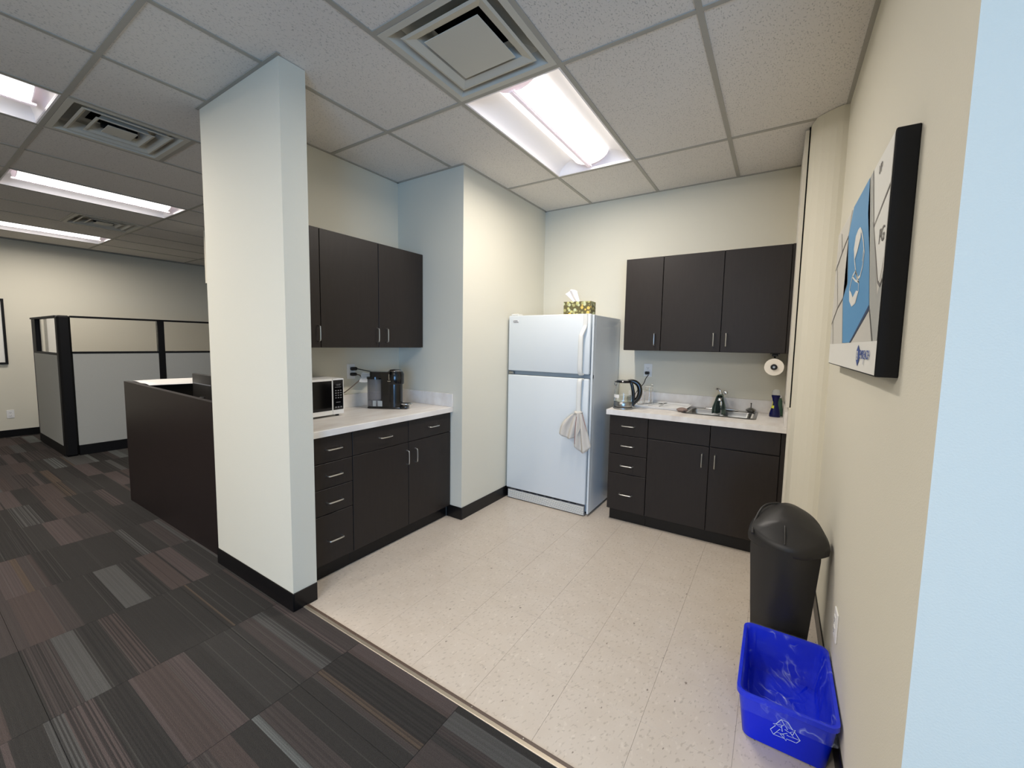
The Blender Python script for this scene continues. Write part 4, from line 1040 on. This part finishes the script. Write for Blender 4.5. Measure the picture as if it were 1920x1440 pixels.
# ================================================================== OFFICE: CUBICLE, DESK, FAR WALL
t = thing('office_cubicle', 'grey fabric cubicle partition with black frame and glass top', 'cubicle', (-6.95, 1.18, 0))
CX, CYY, CH = -6.95, 1.178, 1.672
def part(nm, m_, *a, b=0.002): return obj(nm, bx(new_bm(), *a, b), m_, t)
# corner post, end post, mid posts
part('corner_post', 'black_frame', CX-0.115, CX, CYY, CYY+0.115, 0.0, CH, b=0.02)
part('post', 'black_frame', -8.40, -8.19, CYY+.01, CYY+0.075, 0.0, CH-.022)
for y in (2.115, 3.13): part('post', 'black_frame', CX-0.075, CX-0.002, y, y+0.068, 0.0, CH-.022)
part('top_rail', 'black_frame', CX-0.08, CX, CYY+0.117, 4.2, CH-0.022, CH); part('top_rail', 'black_frame', -8.41, CX-0.117, CYY, CYY+0.08, CH-0.022, CH)
for y0, y1 in ((CYY+0.117, 2.113), (2.185, 3.128), (3.20, 4.2)):
    part('mid_rail', 'black_frame', CX-0.07, CX-0.004, y0, y1, 1.228, 1.250)
    part('fabric_panel', 'fabric_grey', CX-0.06, CX-0.012, y0, y1, 0.122, 1.227)
    part('glass_pane', 'glass', CX-0.040, CX-0.034, y0, y1, 1.251, CH-0.023, b=0)
    part('kick_rail', 'black_frame', CX-0.068, CX-0.004, y0, y1, 0.0, 0.121)
part('mid_rail', 'black_frame', -8.188, CX-0.117, CYY+.004, CYY+0.07, 1.205, 1.227); part('fabric_panel', 'fabric_grey', -8.30, CX-0.117, CYY+0.002, CYY+0.009, 0.122, 1.204)
part('fabric_panel', 'fabric_grey', -8.188, CX-0.117, CYY+0.0095, CYY+0.06, 0.122, 1.204)
part('glass_pane', 'glass', -8.188, CX-0.117, CYY+0.034, CYY+0.040, 1.228, CH-0.023, b=0); part('kick_rail', 'black_frame', -8.188, CX-0.117, CYY+.004, CYY+0.07, 0.0, 0.121)
own(t)

t = thing('reception_desk', 'dark wood reception desk with raised front panel left of the wall stub', 'desk', (-4.0, 1.2, 0))
DZ = 1.046
bm = new_bm(); prism(bm, [(-4.69, 0.0), (-2.91, 0.0), (-2.91, 1.018), (-4.69, 1.052)], 1.170, 1.205, lambda u, v, w_: (u, w_, v)); obj('front_panel', bm, 'desk_wood', t)
part2 = lambda nm, m_, *a: obj(nm, bx(new_bm(), *a, 0.0015), m_, t)
part2('side_panel', 'desk_wood', -4.69, -4.655, 1.2055, 3.0, 0.0, 1.025)
part2('shelf_top', 'desk_wood', -4.69, -4.30, 1.2055, 3.0, 1.0255, 1.048)
part2('inner_panel', 'desk_inside', -4.33, -4.30, 1.2055, 3.0, 0.75, 1.025)
part2('work_surface', 'desk_inside', -4.654, -2.912, 1.2055, 2.1, 0.715, 0.745)
own(t)
bm = new_bm()
grid(bm, 12, 10, lambda u, v: (-4.67+0.46*u+0.05*v, 1.225+0.75*v-0.02*u, 1.0525+0.003*math.sin(9*u+5*v)+(-0.030*max(0, u-.75)*4*0.25 if u > .75 else 0)))
o = obj('newspaper', bm, 'paper', None, smooth=True, fix=False); s = o.modifiers.new('thick', 'SOLIDIFY'); s.thickness = 0.002; tag(o, 'open white newspaper pages spread on the reception desk shelf', 'newspaper')
o2 = obj('paper_sheet', bx(new_bm(), -4.62, -4.36, 2.02, 2.36, 1.0485, 1.0515), 'paper', None); tag(o2, 'white paper sheets lying farther back on the reception desk shelf', 'paper')
t = thing('computer_monitor', 'black computer monitor seen from behind on the reception desk', 'monitor', (-3.95, 1.50, 0.745), -0.04)
bm = new_bm(); bx(bm, -0.245, 0.245, -0.016, 0.016, 0.09, 0.385, 0.008, 2); obj('screen_housing', bm, 'bin_black', t, smooth=True)
bm = new_bm(); bx(bm, -0.225, 0.225, 0.0165, 0.019, 0.105, 0.370); obj('screen', bm, 'screen_black', t)
bm = new_bm(); bx(bm, -0.22, 0.16, -0.0195, -0.0165, 0.300, 0.308); obj('back_ledge', bm, 'key_grey', t)
bm = new_bm(); bx(bm, -0.03, 0.03, -0.04, -0.017, 0.012, 0.2, 0.004); bx(bm, -0.11, 0.11, -0.09, 0.08, 0.0, 0.012, 0.004); obj('stand', bm, 'plastic_mattblack', t)
# far wall picture
t = thing('wall_picture', 'framed print on the far office wall cut off by the left edge', 'picture', (-8.98, 0.62, 1.48))
bm = new_bm()
for a in ((-8.999, -8.97, 0.16, 1.028, 1.03, 1.055), (-8.999, -8.97, 0.16, 1.028, 1.905, 1.935), (-8.999, -8.97, 0.16, 0.185, 1.055, 1.905), (-8.999, -8.97, 1.003, 1.028, 1.055, 1.905)): bx(bm, *a)
obj('frame', bm, 'black_frame', t); obj('print', bx(new_bm(), -8.998, -8.985, 0.186, 1.002, 1.056, 1.904), 'print_white', t); own(t)
# soffit end glimpsed beside the wall stub
struct('trim_6', bx(new_bm(), -6.02, -5.90, 2.335, 2.50, 2.118, ZC), 'wall_paint')
